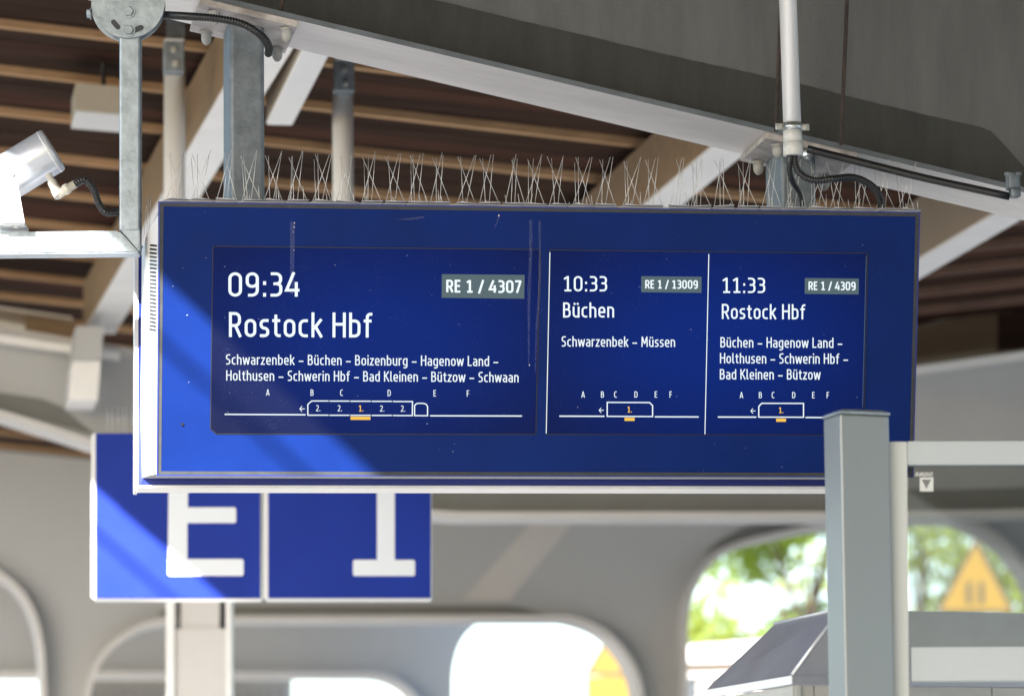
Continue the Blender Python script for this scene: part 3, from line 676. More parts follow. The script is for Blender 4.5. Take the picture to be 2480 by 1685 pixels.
# bird spikes
link('spike_strip', obox(B(0, hy + .0025, -.035), BU, BV, BN, hx - .02, .0012, .012), 'spike', board)
def wires(spec, r=.00098):
    ms = [obox(V((.006, .0, .0006)), V((1, 0, 0)), V((0, 1, 0)), SZ, .030, .034, .0006)]
    for (x0, z0, x1, z1, hgt) in spec: ms.append(tube([V((x0, z0, .0005)), V((x1, z1, hgt * 1.1))], [r, r * .8], 5))
    me = join(*ms)
    for p in me.polygons: p.use_smooth = True
    return me
variants = []
for v in range(7):
    j = lambda s=.006: random.uniform(-s, s)
    spec = [(-.022, 0, .014 + j(), -.03, .128 + j(.004)), (-.004, 0, .0 + j(), .03, .13 + j(.004)), (.006, 0, .02 + j(), -.02, .124 + j()), (.036, 0, -.010 + j(), .03, .128 + j()), (-.012, 0, -.006 + j(.01), .05, .125 + j())][:4 + v % 2]
    for _ in range(random.choice((1, 2, 3))):
        x = random.uniform(-.02, .03); spec.append((x, -.03, x + random.uniform(-.008, .008), -.032, random.uniform(.015, .05) - .01))
    variants.append(wires(spec))
nsp = 32
base_y = hy + .003
for i in range(nsp):
    x = -hx + .05 + i * (BW - .085) / (nsp - 1)
    o = link('bird_spike', variants[i % 7] if i % 3 else variants[random.randrange(7)], 'spike', board)
    o.parent = board; mwp = parent_inv(board); o.matrix_parent_inverse = mwp
    o.location = B(x + random.uniform(-.007, .007), base_y, -.035); o.rotation_euler = (random.uniform(-.03, .03), random.uniform(-.07, .07), YAW + random.uniform(-.35, .35))
for (x, hgt) in ((345, .10), (352, .13), (357, .12)):
    a = P(x + 3, 575, 11.15); link('bird_spike', tube([a, a + SZ * hgt * .95 + BU * random.uniform(-.006, .01)], .0009, 5), 'spike', board)

# ------------------------------------------------------------------ surveillance camera bracket (pole, arm, discs)
YB = 10.93
brk = thing('camera_bracket', 'galvanised square tube bracket with bolted discs holding the security camera', 'bracket', P(310, 10, YB))
XR = V((1, 0.02, 0)).normalized(); XV = V((-XR.y, XR.x, 0))
pl = P(288, 300, YB); pr = P(338.5, 300, YB); w2 = (pr - pl).length / 2; pc = (pl + pr) / 2
ztop = P(310, 60, YB).z; zb = P(310, 612, YB).z; za_ = P(310, 558, YB).z; yy0 = pc.y
link('pole', obox(V((pc.x, yy0 + .04, (ztop + za_) / 2 - .002)), XR, XV, SZ, w2, .040, (ztop - za_) / 2, .006, 3), 'galv', brk)
# mitred corner and arm
hgt = za_ - zb
armL = -4.0 + 0
ax0 = P(-420, 585, YB).x
c_tr = V((pc.x + w2 * .98, yy0 + .0, zb)); 
arm_pts = [V((ax0, yy0, zb)), V((pc.x + w2, yy0 + .001, zb)), V((pc.x - w2, yy0 - .001, za_ - .0005)), V((ax0, yy0, za_ - .0005))]
link('arm', prism(arm_pts, XV * .08, .0045), 'galv', brk)
link('mitre_block', prism([V((pc.x + w2, yy0 + .0005, zb + .003)), V((pc.x + w2, yy0 + .0005, za_ + .003)), V((pc.x - w2 + .004, yy0 + .0005, za_ + .003))], XV * .08, .003), 'galv', brk)
dc = P(312, 8, YB); rd = .1035
link('rear_disc', tube([dc + XV * .028 + XR * -.004, dc + XV * .040 + XR * -.004], rd * 1.02, 64), 'galv', brk)
def disc_with_slots():
    """front half disc with a bevelled rim"""
    pts = [dc + V((0, -.012, 0)) + (XR * math.cos(t) + SZ * math.sin(t)) * rd for t in [math.pi * 2 * k / 64 for k in range(64)]]
    return prism(pts, V((0, .010, 0)))
link('front_disc', disc_with_slots(), 'galv', brk)
for (x, y) in ((312, 29), (312, 74)):
    hexbolt(P(x, y, YB - .014), V((0, -1, 0)), .0145, .011, 'galv', 'bolt', brk)
for (x, y, ang) in ((280, 60, -.9), (334, 70, .35)):
    c = P(x, y, YB - .0145); e = XR * math.cos(ang) + SZ * math.sin(ang); f_ = XR * -math.sin(ang) + SZ * math.cos(ang)
    pts = []
    for k in range(20):
        t = 2 * math.pi * k / 20; pts.append(c + e * (math.cos(t) * .0075 + (.009 if math.cos(t) > 0 else -.009)) + f_ * math.sin(t) * .0075)
    link('slot', prism(pts, V((0, .0012, 0))), 'gasket', brk)
hexbolt(P(218, 28, YB) + XV * .03, -XR, .013, .012, 'galv', 'bolt', brk)
link('hinge_lug', obox(P(312, -75, YB) + XV * .02, XR, XV, SZ, .05, .035, .06), 'galv', brk)
link('mounting_plate', obox(P(312, -135, YB) + XV * .22, XR, XV, SZ, .07, .26, .012), 'galv', brk)

# security camera
cc = thing('security_camera', 'white cylindrical security camera standing on the galvanised arm', 'camera', P(28, 552, YB))
e0 = P(130, 362, YB + .08); axis = (P(-60, 470, YB + .06) - e0).normalized(); axis = (axis + V((0, .12, 0))).normalized()
rc = .0665
pts = [e0 - axis * .001, e0, e0 + axis * .004, e0 + axis * .010, e0 + axis * .42]
link('housing', tube(pts, [rc * .3, rc * .93, rc * .985, rc, rc], 48), 'alu_white' if 'alu_white' in M else M.setdefault('alu_white', mat('satin_white_metal', (.55, .58, .63), .3, .4, .05, 8)), cc)
link('rear_ring', tube([e0 + axis * .012, e0 + axis * .016], rc * 1.012, 48), 'alu', cc)
sp = [P(14, 425, YB - .055), P(40, 432, YB - .055), P(60, 540, YB - .055), P(-8, 540, YB - .055)]
link('stand', prism(sp, V((0, .006, 0)), .002), 'white', cc)
sp = [P(14, 425, YB + .09), P(40, 432, YB + .09), P(60, 540, YB + .09), P(-8, 540, YB + .09)]
link('stand', prism(sp, V((0, .006, 0)), .002), 'white', cc)
p = P(28, 418, YB - .06); link('pivot_pin', tube([p, p + V((0, .03, 0))], .009, 16), 'zinc', cc)
pb = P(24, 546, YB + .0); link('foot', obox(V((pb.x, yy0 + .02, pb.z)), XR, XV, SZ, .044, .06, .006, .002), 'white', cc)
for dx in (-.025, .02):
    hexbolt(V((pb.x + dx, yy0 - .02, pb.z - .006)), -SZ, .008, .007, 'zinc', 'nut', cc)
# cable gland elbow and conduit of the camera
gl = thing('cable_gland', 'clear plastic elbow gland under the rear of the security camera', 'cable gland', P(125, 440, YB))
g0 = P(117, 424, YB + .02); g1 = P(141, 470, YB); g2 = P(182, 446, YB - .01)
d1 = (g1 - g0)
link('threaded_neck', tube([g0, g0 + d1 * .35, g0 + d1 * .36, g0 + d1 * .75, g0 + d1 * .76, g1 + d1 * .12], [.010, .010, .0135, .0135, .0155, .0155], 12), 'clear', gl)
d2 = (g2 - g1)
link('elbow', tube([g1 + d1 * .02, g1 + d2 * .35, g1 + d2 * .36, g1 + d2 * .62, g1 + d2 * .63, g2], [.013, .013, .0155, .0155, .012, .012], 10), 'clear', gl)
cab = link('cable_conduit', tube(smoothpath([g2 - d2 * .08, P(205, 437, YB), P(226, 458, YB), P(239, 492, YB), P(256, 514, YB), P(286, 514, YB + .02)], 14), .0085, 12, ribs=(.008, .0024)), 'blackrub')
tag(cab, 'short black ribbed conduit curving from security camera to the pole', 'conduit')
cab2 = link('cable_conduit', tube(smoothpath([P(395, 37, YB + .06), P(450, 40, YB - .05), P(520, 45, YB - .08), P(585, 58, YB - .08), P(630, 85, YB - .06), P(650, 112, YB - .02), P(650, 130, YB + .04)], 14), .0095, 14, ribs=(.008, .0024)), 'blackrub')
tag(cab2, 'long black ribbed conduit running under the left base plate', 'conduit')

# ------------------------------------------------------------------ white conduit pipe with clamp, collar and cables
YP = 10.98
pipe = thing('conduit_pipe', 'bright vertical metal conduit pipe hanging in front of the dark beam', 'pipe', P(1921, 378, YP))
pt0 = P(1874, -1000, YP); pt1 = P(1920, 342, YP); dp = (pt1 - pt0).normalized()
link('tube', tube([pt0, pt1], .0255, 40), 'alu', pipe)
link('socket', tube([pt1 - dp * .028, pt1 - dp * .0275, pt1 + dp * .005], [.0262, .0270, .0270], 40), 'pvc', pipe)
link('collar', tube([pt1 + dp * .004, pt1 + dp * .005, pt1 + dp * .042, pt1 + dp * .043], [.0270, .0285, .0285, .025], 40), 'pvc', pipe)
cm = pt1 - dp * .040
link('clamp_band', tube([cm - dp * .011, cm + dp * .011], .0275, 40), 'zinc', pipe)
for s_ in (-1, 1):
    c = cm + SU * (s_ * .036) + V((0, -.006, 0))
    link('clamp_ear', obox(c, SU, SV, SZ, .013, .0015, .0095, .001), 'zinc', pipe)
    hexbolt(c + V((0, -.002, 0)), V((0, -1, 0)), .0055, .004, 'zinc', 'clamp_screw', pipe)
cb1 = link('power_cable', tube(smoothpath([pt1, P(1911, 400, YP), P(1920, 440, YP + .05), P(1938, 470, YP + .12), P(1946, 515, YP + .25)], 12), .0085, 12), 'blackrub')
tag(cb1, 'smooth black cable dropping from the conduit pipe to the board', 'cable')
cb2 = link('cable_conduit', tube(smoothpath([pt1 + SU * .008, P(1926, 396, YP), P(1942, 424, YP), P(1975, 437, YP), P(2020, 433, YP), P(2065, 430, YP + .05), P(2105, 446, YP + .1), P(2130, 475, YP + .15), P(2135, 515, YP + .25)], 14), .0085, 14, ribs=(.008, .0024)), 'blackrub')
tag(cb2, 'black ribbed conduit looping from the pipe to the top right of the board', 'conduit')
cn = link('cable_duct', tube(smoothpath([P(1955, 361, 11.13), P(2080, 392, 11.14), P(2250, 434, 11.14), P(2445, 476, 11.14)], 6), .0115, 16), 'blackrub')
tag(cn, 'straight black cable duct along the pale beam underside at right', 'conduit')
cl = thing('duct_clamp', 'grey painted clamp at the far right end of the black cable duct', 'clamp', P(2452, 450, 11.14))
link('clamp_body', obox(P(2452, 440, 11.14), SU, SV, SZ, .016, .02, .024, .005), 'galv_dark', cl)
link('clamp_nut', obox(P(2458, 468, 11.13), SU, SV, SZ, .015, .018, .013, .006), 'galv_dark', cl)
for x in (2441, 2465): link('clamp_bolt', tube([P(x, 418, 11.13), P(x, 424, 11.13), P(x, 425, 11.13), P(x, 460, 11.13)], [.011, .011, .007, .007], 12), 'galv_dark', cl)
for (x0, y0, x1, y1, lb) in ((1921, -700, 1879, 318, 'rusty threaded rod just left of the bright conduit pipe'), (2080, -700, 2037, 352, 'rusty threaded rod alone on the dark beam at right'), (797, -700, 680, 30, 'short threaded rod above the left base plate')):
    a = P(x0, y0, 11.17); b_ = P(x1, y1, 11.15)
    tag(link('threaded_rod', tube([a, b_], .0052, 10, ribs=(.004, .0012)), 'rust'), lb, 'threaded rod')

# ------------------------------------------------------------------ platform signs E and 1
YS = 15.25
def sign(x0, x1, ytop, ybot, label, drawer):
    c = P((x0 + x1) / 2, ybot, YS)
    t = thing('platform_sign', label, 'sign', c, 'square blue platform signs')
    def q(px, py, z=0): return hit(px, py, c, V((math.sin(.12), -math.cos(.12), 0))) + V((0, z, 0))
    f0 = [q(x0, ybot), q(x1, ybot), q(x1, ytop), q(x0, ytop)]
    link('face', prism(f0, V((0, .02, 0))), 'sign_blue', t)
    dn = V((0, 0, 1)) * .014
    f1 = [q(x0 - 12, ybot + 2, .004), q(x1 + 1, ybot + 2, .004), q(x1 + 1, ytop - 1, .004), q(x0 - 12, ytop - 1, .004)]
    link('back_box', prism(f1, V((0, .15, 0)), .006), 'white', t)
    drawer(q, t)
    # hanging tube with its clamp plates
    xm = (x0 + x1) / 2
    return t, q
def rrect(q, x0, y0, x1, y1, r, z):
    pts = []
    for cx_, cy_, a0 in ((x0 + r, y0 + r, 180), (x1 - r, y0 + r, 270), (x1 - r, y1 - r, 0), (x0 + r, y1 - r, 90)):
        for k in range(5):
            a = math.radians(a0 + k * 22.5); pts.append(q(cx_ + r * math.cos(a), cy_ + r * math.sin(a), z))
    return prism(pts, V((0, .001, 0)))
def drawE(q, t):
    # one outline so that the strokes do not overlap
    pts = [(406, 1394), (590, 1394), (590, 1353), (454, 1353), (454, 1266), (572, 1266), (572, 1228), (455, 1228), (456, 1142), (586, 1142), (586, 1101), (409, 1101)]
    n = len(pts); out = []
    for i, (x, y) in enumerate(pts):
        p = V((x, y, 0)); a = V((*pts[i - 1], 0)); b = V((*pts[(i + 1) % n], 0)); r = 6
        A_ = p + (a - p).normalized() * r; B_ = p + (b - p).normalized() * r
        convex = i not in (3, 4, 7, 8)
        if convex:
            for k in range(4): u_ = k / 3; out.append(A_.lerp(p, u_).lerp(p.lerp(B_, u_), u_))
        else: out.append(p)
    link('letter', prism([q(p.x, p.y, -.002) for p in out], V((0, .0015, 0))), 'signwhite', t)
def draw1(q, t):
    pts = [(855, 1394), (1005, 1394), (1005, 1355), (956, 1355), (956, 1101), (925, 1101), (852, 1132), (852, 1168), (913, 1146), (913, 1355), (855, 1355)]
    n = len(pts); out = []
    for i, (x, y) in enumerate(pts):
        p = V((x, y, 0)); a = V((*pts[i - 1], 0)); b = V((*pts[(i + 1) % n], 0)); r = 6
        A_ = p + (a - p).normalized() * r; B_ = p + (b - p).normalized() * r
        if i not in (3, 8, 9):
            for k in range(4): u_ = k / 3; out.append(A_.lerp(p, u_).lerp(p.lerp(B_, u_), u_))
        else: out.append(p)
    link('numeral', prism([q(p.x, p.y, -.002) for p in out], V((0, .0015, 0))), 'signwhite', t)
tE, qE = sign(232, 630, 1049, 1447, 'blue sign with a white letter E, partly in sun', drawE)
t1, q1 = sign(650, 1043, 1051, 1447, 'blue sign with a white numeral 1, all in shade', draw1)
for i, x in enumerate((261, 272, 286, 298, 306, 322)):
    a = P(x, 1048, YS + .03); link('bird_spike', tube([a, P(x - 1, 986, YS + .03)], .0016, 5), 'spike', tE)
def sign_hanger(x0, x1, ytop, label):
    xm = (x0 + x1) / 2; r = (x1 - x0) / 2 / FPX * YS
    t = thing('sign_hanger', label, 'pole', P(xm, ytop, YS), 'hanging tubes of the platform signs')
    a = P(xm, 1049, YS + .06); b = P(xm, ytop + 60, YS + .06); b.x = a.x
    link('tube', tube([a, b], r, 28), 'offwhite', t)
    cP = P(xm - 2, ytop + 38, YS); 
    link('clamp_plate', obox(cP, SU, SV, SZ, .040, .030, .062, .004), 'galv', t)
    for dy in (.026, -.03): hexbolt(cP + V((.008 if dy < 0 else .003, -.031, dy)), V((0, -1, 0)), .011, .009, 'zinc', 'bolt', t)
    cq = cP + SZ * .17
    link('strap', obox(cq + SU * .01 + SV * .03, SU, SV, SZ, .036, .006, .12), 'galv_dark', t)
    link('strap_foot', obox(cP + SZ * .066, SU, SV, SZ, .038, .034, .0035), 'offwhite', t)
sign_hanger(396, 449, 103, 'pale hanging tube beside the left edge of the wide hanger post')
sign_hanger(808, 860, 150, 'pale hanging tube alone, right of the wide hanger post')
# stele below sign E
pil = thing('lamp_column', 'light grey column with two dark slots standing below the E sign', 'column', P(480, 2300 + 900, 16.5) * 1)
YC = 19.6
cb_ = P(480, 1600, YC); zt = P(480, 1440, YC).z
xl = P(425, 1600, YC).x; xr_ = P(546, 1600, YC).x
pil.location = (cb_.x, YC, 0)
link('shaft', obox(V(((xl + xr_) / 2, YC + .09, (zt - .17) / 2 + .0)), V((1, 0, 0)), V((0, 1, 0)), SZ, (xr_ - xl) / 2, .09, (zt - .17) / 2), 'grey_rim', pil)
zz = zt / 2 + .1
for sx, x0_, x1_ in ((-1, P(403, 1600, YC).x, xl - .003), (1, xr_ + .003, P(560, 1600, YC).x)):
    link('side_flange', obox(V(((x0_ + x1_) / 2, YC + .07, zz)), V((1, 0, 0)), V((0, 1, 0)), SZ, (x1_ - x0_) / 2, .09, zz, .003), 'offwhite', pil)
link('neck', obox(V(((xl + xr_) / 2 - .004, YC + .10, zt + .02)), V((1, 0, 0)), V((0, 1, 0)), SZ, (xr_ - xl) / 2 - .028, .08, .19), 'grey_rim', pil)
link('slot_back', obox(V(((xl + xr_) / 2, YC + .19, zt + .02)), V((1, 0, 0)), V((0, 1, 0)), SZ, (xr_ - xl) / 2, .006, .19), 'black', pil)

# ------------------------------------------------------------------ steel frames with rounded openings
def pxpoly(pts, b): return [onS(x, y, b) for x, y in pts]
def curve2(pts, n=8):
    q = smoothpath([V((x, y, 0)) for x, y in pts], n); return [(p.x, p.y) for p in q]
def rim(pts, b, w, th, m, name, parent, inward=1):
    """flange strip following an opening edge: extruded along the depth, thickness th"""
    P3 = pxpoly(pts, b); vs = []; fs = []
    n = len(P3)
    for i, p in enumerate(P3):
        t = (P3[min(i + 1, n - 1)] - P3[max(i - 1, 0)]).normalized(); nn = t.cross(SV).normalized() * inward
        for (dv, dn_) in ((-w / 2, 0), (w / 2, 0), (w / 2, th), (-w / 2, th)): vs.append(p + SV * dv + nn * dn_)
    for i in range(n - 1):
        for k in range(4): fs.append((i * 4 + k, i * 4 + (k + 1) % 4, i * 4 + 4 + (k + 1) % 4, i * 4 + 4 + k))
    fs += [(0, 1, 2, 3), tuple((n - 1) * 4 + k for k in (3, 2, 1, 0))]
    me = mesh(vs, fs, False); return link(name, me, m, parent)
# second frame: sloping beam then level
b2 = uv(P(0, 900, 20.8))[1]
f2 = thing('portal_frame', 'light grey steel frame with a thin pale lower flange, behind the departure board', 'steel frame', onS(600, 1200, b2), 'steel frames of the canopy')
top2 = [(-260, 770), (0, 812), (290, 862), (900, 980), (1300, 985), (1900, 950), (2222, 905), (2480, 868), (2900, 800), (3300, 760)]
bot2 = [(-260, 900), (-100, 965), (0, 1002), (110, 1036), (220, 1072), (500, 1135), (800, 1200), (1000, 1238), (1100, 1246), (2000, 1246), (2400, 1240), (3300, 1225)]
web = pxpoly(top2 + bot2[::-1], b2)
link('web', prism(web, SV * .02), 'grey_paint', f2)
rim(bot2, b2, .30, .035, 'grey_rim', 'lower_flange', f2, -1)
rim(top2, b2, .26, .03, 'grey_rim', 'upper_flange', f2, 1)
link('lower_web_sheet', prism(pxpoly([(-260, 905), (0, 950), (100, 965), (150, 985), (230, 1052), (-260, 900)][:5] + [(-260, 878 + 24)], b2 - .003)[:5] + pxpoly([(0, 990), (-260, 895)], b2 - .003)[:2], SV * .002), 'mid_grey' if 'mid_grey' in M else M.setdefault('mid_grey', mat('mid_grey_sheet', (.23, .232, .22), .7, 0, .1, 2, spec=.1)), f2)  # mid grey sheet along the lower web at left
for x in (2620,): 
    q = onS(x, 1240, b2); link('column', obox(V((q.x, q.y, q.z / 2)), SU, SV, SZ, .16, .15, q.z / 2 - .02), 'grey_paint', f2)
for x in (-420,):
    q = onS(x, 850, b2); link('column', obox(V((q.x, q.y, q.z / 2)), SU, SV, SZ, .16, .15, q.z / 2), 'grey_paint', f2)
# boarding above the second frame
ab = thing('eaves_board', 'pale ribbed boarding above the second grey frame at left', 'panel', onS(100, 780, b2 + .3))
link('board', prism(pxpoly([(-300, 735), (0, 742), (175, 768), (175, 812), (0, 790), (-300, 760)], b2 + .3), SV * .05), 'offwhite', ab)
for i in range(14):
    x = -20 + i * 14; y = 742 + x * .14
    link('rib', prism(pxpoly([(x, y + 6), (x + 5, y + 6.5), (x + 5, y + 34), (x, y + 33)], b2 + .27), SV * .02), 'timber', ab)
link('lower_board', prism(pxpoly([(60, 765), (190, 785), (190, 848), (60, 830)], b2 + .24), SV * .02), 'timber', ab)
link('pale_edge', prism(pxpoly([(-50, 802), (290, 852), (290, 872), (-50, 822)], b2 - .18), SV * .03), 'offwhite', ab)
ar = thing('eaves_board', 'beige ribbed boarding above the grey frame right of the board', 'panel', onS(2350, 800, b2 + .3))
link('board', prism(pxpoly([(2150, 812), (2222, 792), (2480, 704), (2600, 670), (2600, 860), (2480, 872), (2150, 915)], b2 + .3), SV * .05), 'cream2', ar)
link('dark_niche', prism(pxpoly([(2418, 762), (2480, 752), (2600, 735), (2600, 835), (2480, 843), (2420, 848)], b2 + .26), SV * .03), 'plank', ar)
for i in range(22):
    x = 2160 + i * 12; link('rib', prism(pxpoly([(x, 800 - (x - 2222) * .3), (x + 4, 799 - (x - 2222) * .3), (x + 4, 868 - (x - 2222) * .14), (x, 868 - (x - 2222) * .14)], b2 + .27), SV * .02), 'timber', ar)
gt = link('gutter', prism(pxpoly([(2150, 896), (2480, 850), (2700, 820), (2700, 840), (2480, 869), (2150, 915)], b2 - .22), SV * .08), 'offwhite'); tag(gt, 'pale gutter strip along the top of the grey frame at right', 'gutter')

# third frame: wide web plate with rounded openings down to the ground
b3 = uv(P(1240, 1500, 27.0))[1]
f3 = thing('portal_frame', 'grey steel wall frame with tall rounded openings under the E and 1 signs', 'steel frame', onS(1240, 1900, b3), 'steel frames of the canopy')
yb = 3060
opA = curve2([(-420, 1290), (-200, 1318), (-60, 1358), (0, 1388), (50, 1430), (85, 1490), (104, 1570), (110, 1685)]) + [(112, yb)]
opB = [(190, yb)] + curve2([(192, 1790), (202, 1685), (225, 1610), (272, 1553), (335, 1514), (410, 1497)]) + curve2([(520, 1495), (900, 1494), (1290, 1493), (1380, 1497), (1460, 1530), (1515, 1590), (1545, 1660), (1552, 1760)]) + [(1552, yb)]
opC = [(1640, yb)] + curve2([(1640, 1640), (1641, 1520), (1655, 1440), (1695, 1370), (1760, 1322), (1880, 1290), (2000, 1268), (2200, 1254), (2330, 1262), (2430, 1320), (2500, 1420), (2530, 1550), (2535, 1700)]) + [(2535, yb)]
outl = [(-420, 1010), (0, 1090), (600, 1150), (1500, 1190), (2300, 1150), (2900, 1050), (2900, yb)] + opC[::-1] + opB[::-1] + opA[::-1]
link('web', prism(pxpoly(outl, b3), SV * .03), 'grey_paint', f3)
for op, nm in ((opA, 'opening_rim'), (opB, 'opening_rim'), (opC, 'opening_rim')): rim(op, b3, .34, .04, 'grey_rim', nm, f3, 1 if False else -1)
fb = link('painted_sun_patch', prism(pxpoly([(1295, 1255), (1395, 1255), (1235, 1452), (1120, 1452)], b3 - .004), SV * .003), M.setdefault('painted_sun', mat('warm_grey_painted_sun', (.58, .55, .52), .6, 0, .05, 2))); tag(fb, 'pale diagonal patch of painted sunlight on the grey wall between the 1 sign and the glass screen', 'painted_sun')  # diagonal patch of sunlight, put in as a pale flush sheet
for nm_, pts_ in (('lower_web_sheet', [(380, 1489), (402, 1472), (480, 1465), (1225, 1465), (1262, 1470), (1330, 1489)]), ('lower_web_sheet', [(1700, 1340), (1742, 1308), (1800, 1276), (1850, 1262), (2010, 1252), (2010, 1262), (1880, 1285), (1765, 1315)])):
    link(nm_, prism(pxpoly(pts_, b3 - .004), SV * .003), 'mid_grey', f3)  # mid grey sheets on the web above two openings
link('lower_web_sheet', prism(pxpoly([(700, 1150), (2300, 1185), (2900, 1165), (2900, 1228), (2400, 1236), (2000, 1241), (1100, 1241), (1000, 1233), (800, 1194)], b2 - .004), SV * .003), 'mid_grey', f2)  # mid grey sheet just above the lower flange
# fourth frame farther back
b4 = uv(P(1240, 1600, 33.0))[1]
f4 = thing('portal_frame', 'farther grey frame seen through the rounded opening right of the column', 'steel frame', onS(1240, 1900, b4), 'steel frames of the canopy')
opD = [(-700, 1628)] + curve2([(300, 1628), (800, 1629), (900, 1630), (950, 1643), (990, 1670), (1020, 1715), (1030, 1800)]) + [(1030, yb - 200)]
opE = [(1095, yb - 200)] + curve2([(1095, 1690), (1097, 1620), (1112, 1562), (1140, 1523), (1185, 1495), (1260, 1470), (1500, 1462), (1800, 1462), (1950, 1475), (2400, 1150)][:8]) + [(2000, 1440)]
outl4 = [(-700, 1330), (1000, 1380), (1560, 1400), (1600, 1440), (1500, 1462)] + [p for p in opE[::-1] if p[0] < 1500] + opD[::-1]
link('web', prism(pxpoly(outl4, b4), SV * .03), 'grey_paint', f4)
rim([(p[0], p[1]) for p in opD], b4, .34, .05, 'grey_rim', 'opening_rim', f4, -1)
# ribbed cladding wall
b5 = uv(P(600, 1650, 42.0))[1]
wl = thing('cladding_wall', 'pale grey ribbed cladding wall low behind the column', 'wall', onS(450, 1900, b5))
link('wall_sheet', prism(pxpoly([(100, 1600), (708, 1600), (708, 2600), (100, 2600)], b5), SV * .2), 'louver', wl)
for i in range(24):
    x = 110 + i * 25; link('rib', prism(pxpoly([(x, 1662), (x + 11, 1662), (x + 11, 2600), (x, 2600)], b5 - .08), SV * .075), 'louver', wl)

# ------------------------------------------------------------------ warning signs
def warn(Y, tri, rect, label, bars, posts):
    c = P(tri[2][0], 1800, Y); t = thing('warning_sign', label, 'sign', V((c.x, Y, 0)), 'yellow warning signs')
    tp = [P(x, y, Y) for x, y in tri]; link('border', prism(tp, V((0, .02, 0))), 'ochre', t)
    cen = sum(tp, V()) / 3; ip = [cen + (p - cen) * .84 - V((0, .004, 0)) for p in tp]
    link('triangle_face', prism(ip, V((0, .003, 0))), 'yellow', t)
    if rect: link('lower_panel', prism([P(x, y, Y) - V((0, .001, 0)) for x, y in rect], V((0, .02, 0))), 'yellow', t)
    for (x0, y0, x1, y1) in bars: link('symbol', prism([P(x0, y0, Y) - V((0, .006, 0)), P(x1, y0, Y) - V((0, .006, 0)), P(x1, y1, Y) - V((0, .006, 0)), P(x0, y1, Y) - V((0, .006, 0))], V((0, .0015, 0))), 'ochre', t)
    xm = tri[2][0]; q = P(xm, (tri[0][1] + tri[2][1]) / 2, Y); link('post', tube([V((q.x, Y + .06, 0)), V((q.x, Y + .06, q.z))], .04, 12), 'galv', t)
warn(50, [(1414, 1634), (1590, 1634), (1502, 1486)], [(1420, 1637), (1584, 1637), (1584, 1820), (1420, 1820)], 'yellow triangle over a square panel behind the rounded grey frame', [(1478, 1560, 1486, 1590)], 1)
warn(50, [(2262, 1486), (2462, 1486), (2364, 1298)], None, 'yellow triangular warning sign seen through the glass pane', [(2340, 1408, 2354, 1462), (2370, 1408, 2384, 1462)], 1)

# ------------------------------------------------------------------ trees and a house beyond
def tree(name, x, y, h, r, seed, label, lm, zc=.62, n=5200):
    rnd = random.Random(seed); t = thing('tree', label, 'tree', V((x, y, 0)), 'trees beyond the platform')
    ms = [tube(smoothpath([V((x, y, 0)), V((x + .1, y, h * .25)), V((x - .1, y, h * .5)), V((x + .1, y, h * .8))], 4), [.16 - .13 * i / 12 for i in range(13)], 8)]
    cl = []
    for i in range(16):
        a = rnd.uniform(0, 6.28); z = rnd.uniform(.34, .97); rr = r * math.sin(math.pi * min(1, max(.12, (z - .3) / .75))) ** .6 * rnd.uniform(.45, .95)
        e = V((x + math.cos(a) * rr, y + math.sin(a) * rr, h * z)); cl.append((e, r * rnd.uniform(.22, .42)))
        s0 = V((x, y, h * z * .72)); ms.append(tube([s0, s0.lerp(e, .5) + SZ * .15, e], [.05, .03, .015], 6))
    link('trunk', join(*ms), 'bark', t)
    vs = []; fs = []
    for i in range(n):
        c, cr = cl[rnd.randrange(len(cl))]
        while True:
            d = V((rnd.uniform(-1, 1), rnd.uniform(-1, 1), rnd.uniform(-1, 1)))
            if .2 < d.length < 1: break
        p = c + V((d.x * cr * 1.25, d.y * cr * 1.25, d.z * cr * .85)); s = rnd.uniform(.10, .2)
        u_ = V((rnd.gauss(0, 1), rnd.gauss(0, 1), rnd.gauss(0, 1))).normalized(); w_ = u_.orthogonal().normalized(); k = len(vs)
        vs += [p - u_ * s, p + w_ * s * .5, p + u_ * s, p - w_ * s * .5]; fs.append((k, k + 1, k + 2, k + 3))
    me = bpy.data.meshes.new('m'); me.from_pydata([tuple(v) for v in vs], [], fs)
    o = link('crown', me, lm, t); return t
def tx(px, Y): return P(px, 1500, Y).x
tree('t', tx(1960, 72), 72, 10.8, 2.4, 3, 'green tree directly left of the glass screen post', 'leaf', n=9000)
tree('t', tx(2230, 78), 78, 11.5, 3.2, 5, 'bright green tree behind the glass pane', 'leaf2')
tree('t', tx(1715, 84), 84, 9.4, 2.4, 8, 'pale green low tree at the left edge of the big opening', 'leaf2', n=2600)
tree('t', tx(2500, 82), 82, 11.0, 2.8, 11, 'yellow green tree at the far right behind the warning sign', 'leaf2', n=3000)
hs = thing('house', 'low cream building beyond the big opening', 'house', V((tx(1750, 60), 60, 0)))
def hx_(px, py, Y=60): return P(px, py, Y)
link('wall', prism([hx_(1560, 1606), hx_(1900, 1600), V((hx_(1900, 1600).x, 60, 0)), V((hx_(1560, 1606).x, 60, 0))], V((0, 6, 0))), 'cream', hs)
link('roof', prism([hx_(1550, 1604, 59.6), hx_(1550, 1572, 59.6), hx_(1910, 1545, 59.6), hx_(1910, 1598, 59.6)], V((0, 6.6, 0))), 'redroof', hs)
for px in (1668, 1740, 1810): link('window', obox(hx_(px, 1665, 59.96), V((1, 0, 0)), V((0, 1, 0)), SZ, .12, .02, .16), 'windowdark', hs)
link('cornice', prism([hx_(1560, 1640, 59.86), hx_(1900, 1632, 59.86), hx_(1900, 1624, 59.86), hx_(1560, 1632, 59.86)], V((0, .13, 0))), 'redroof', hs)

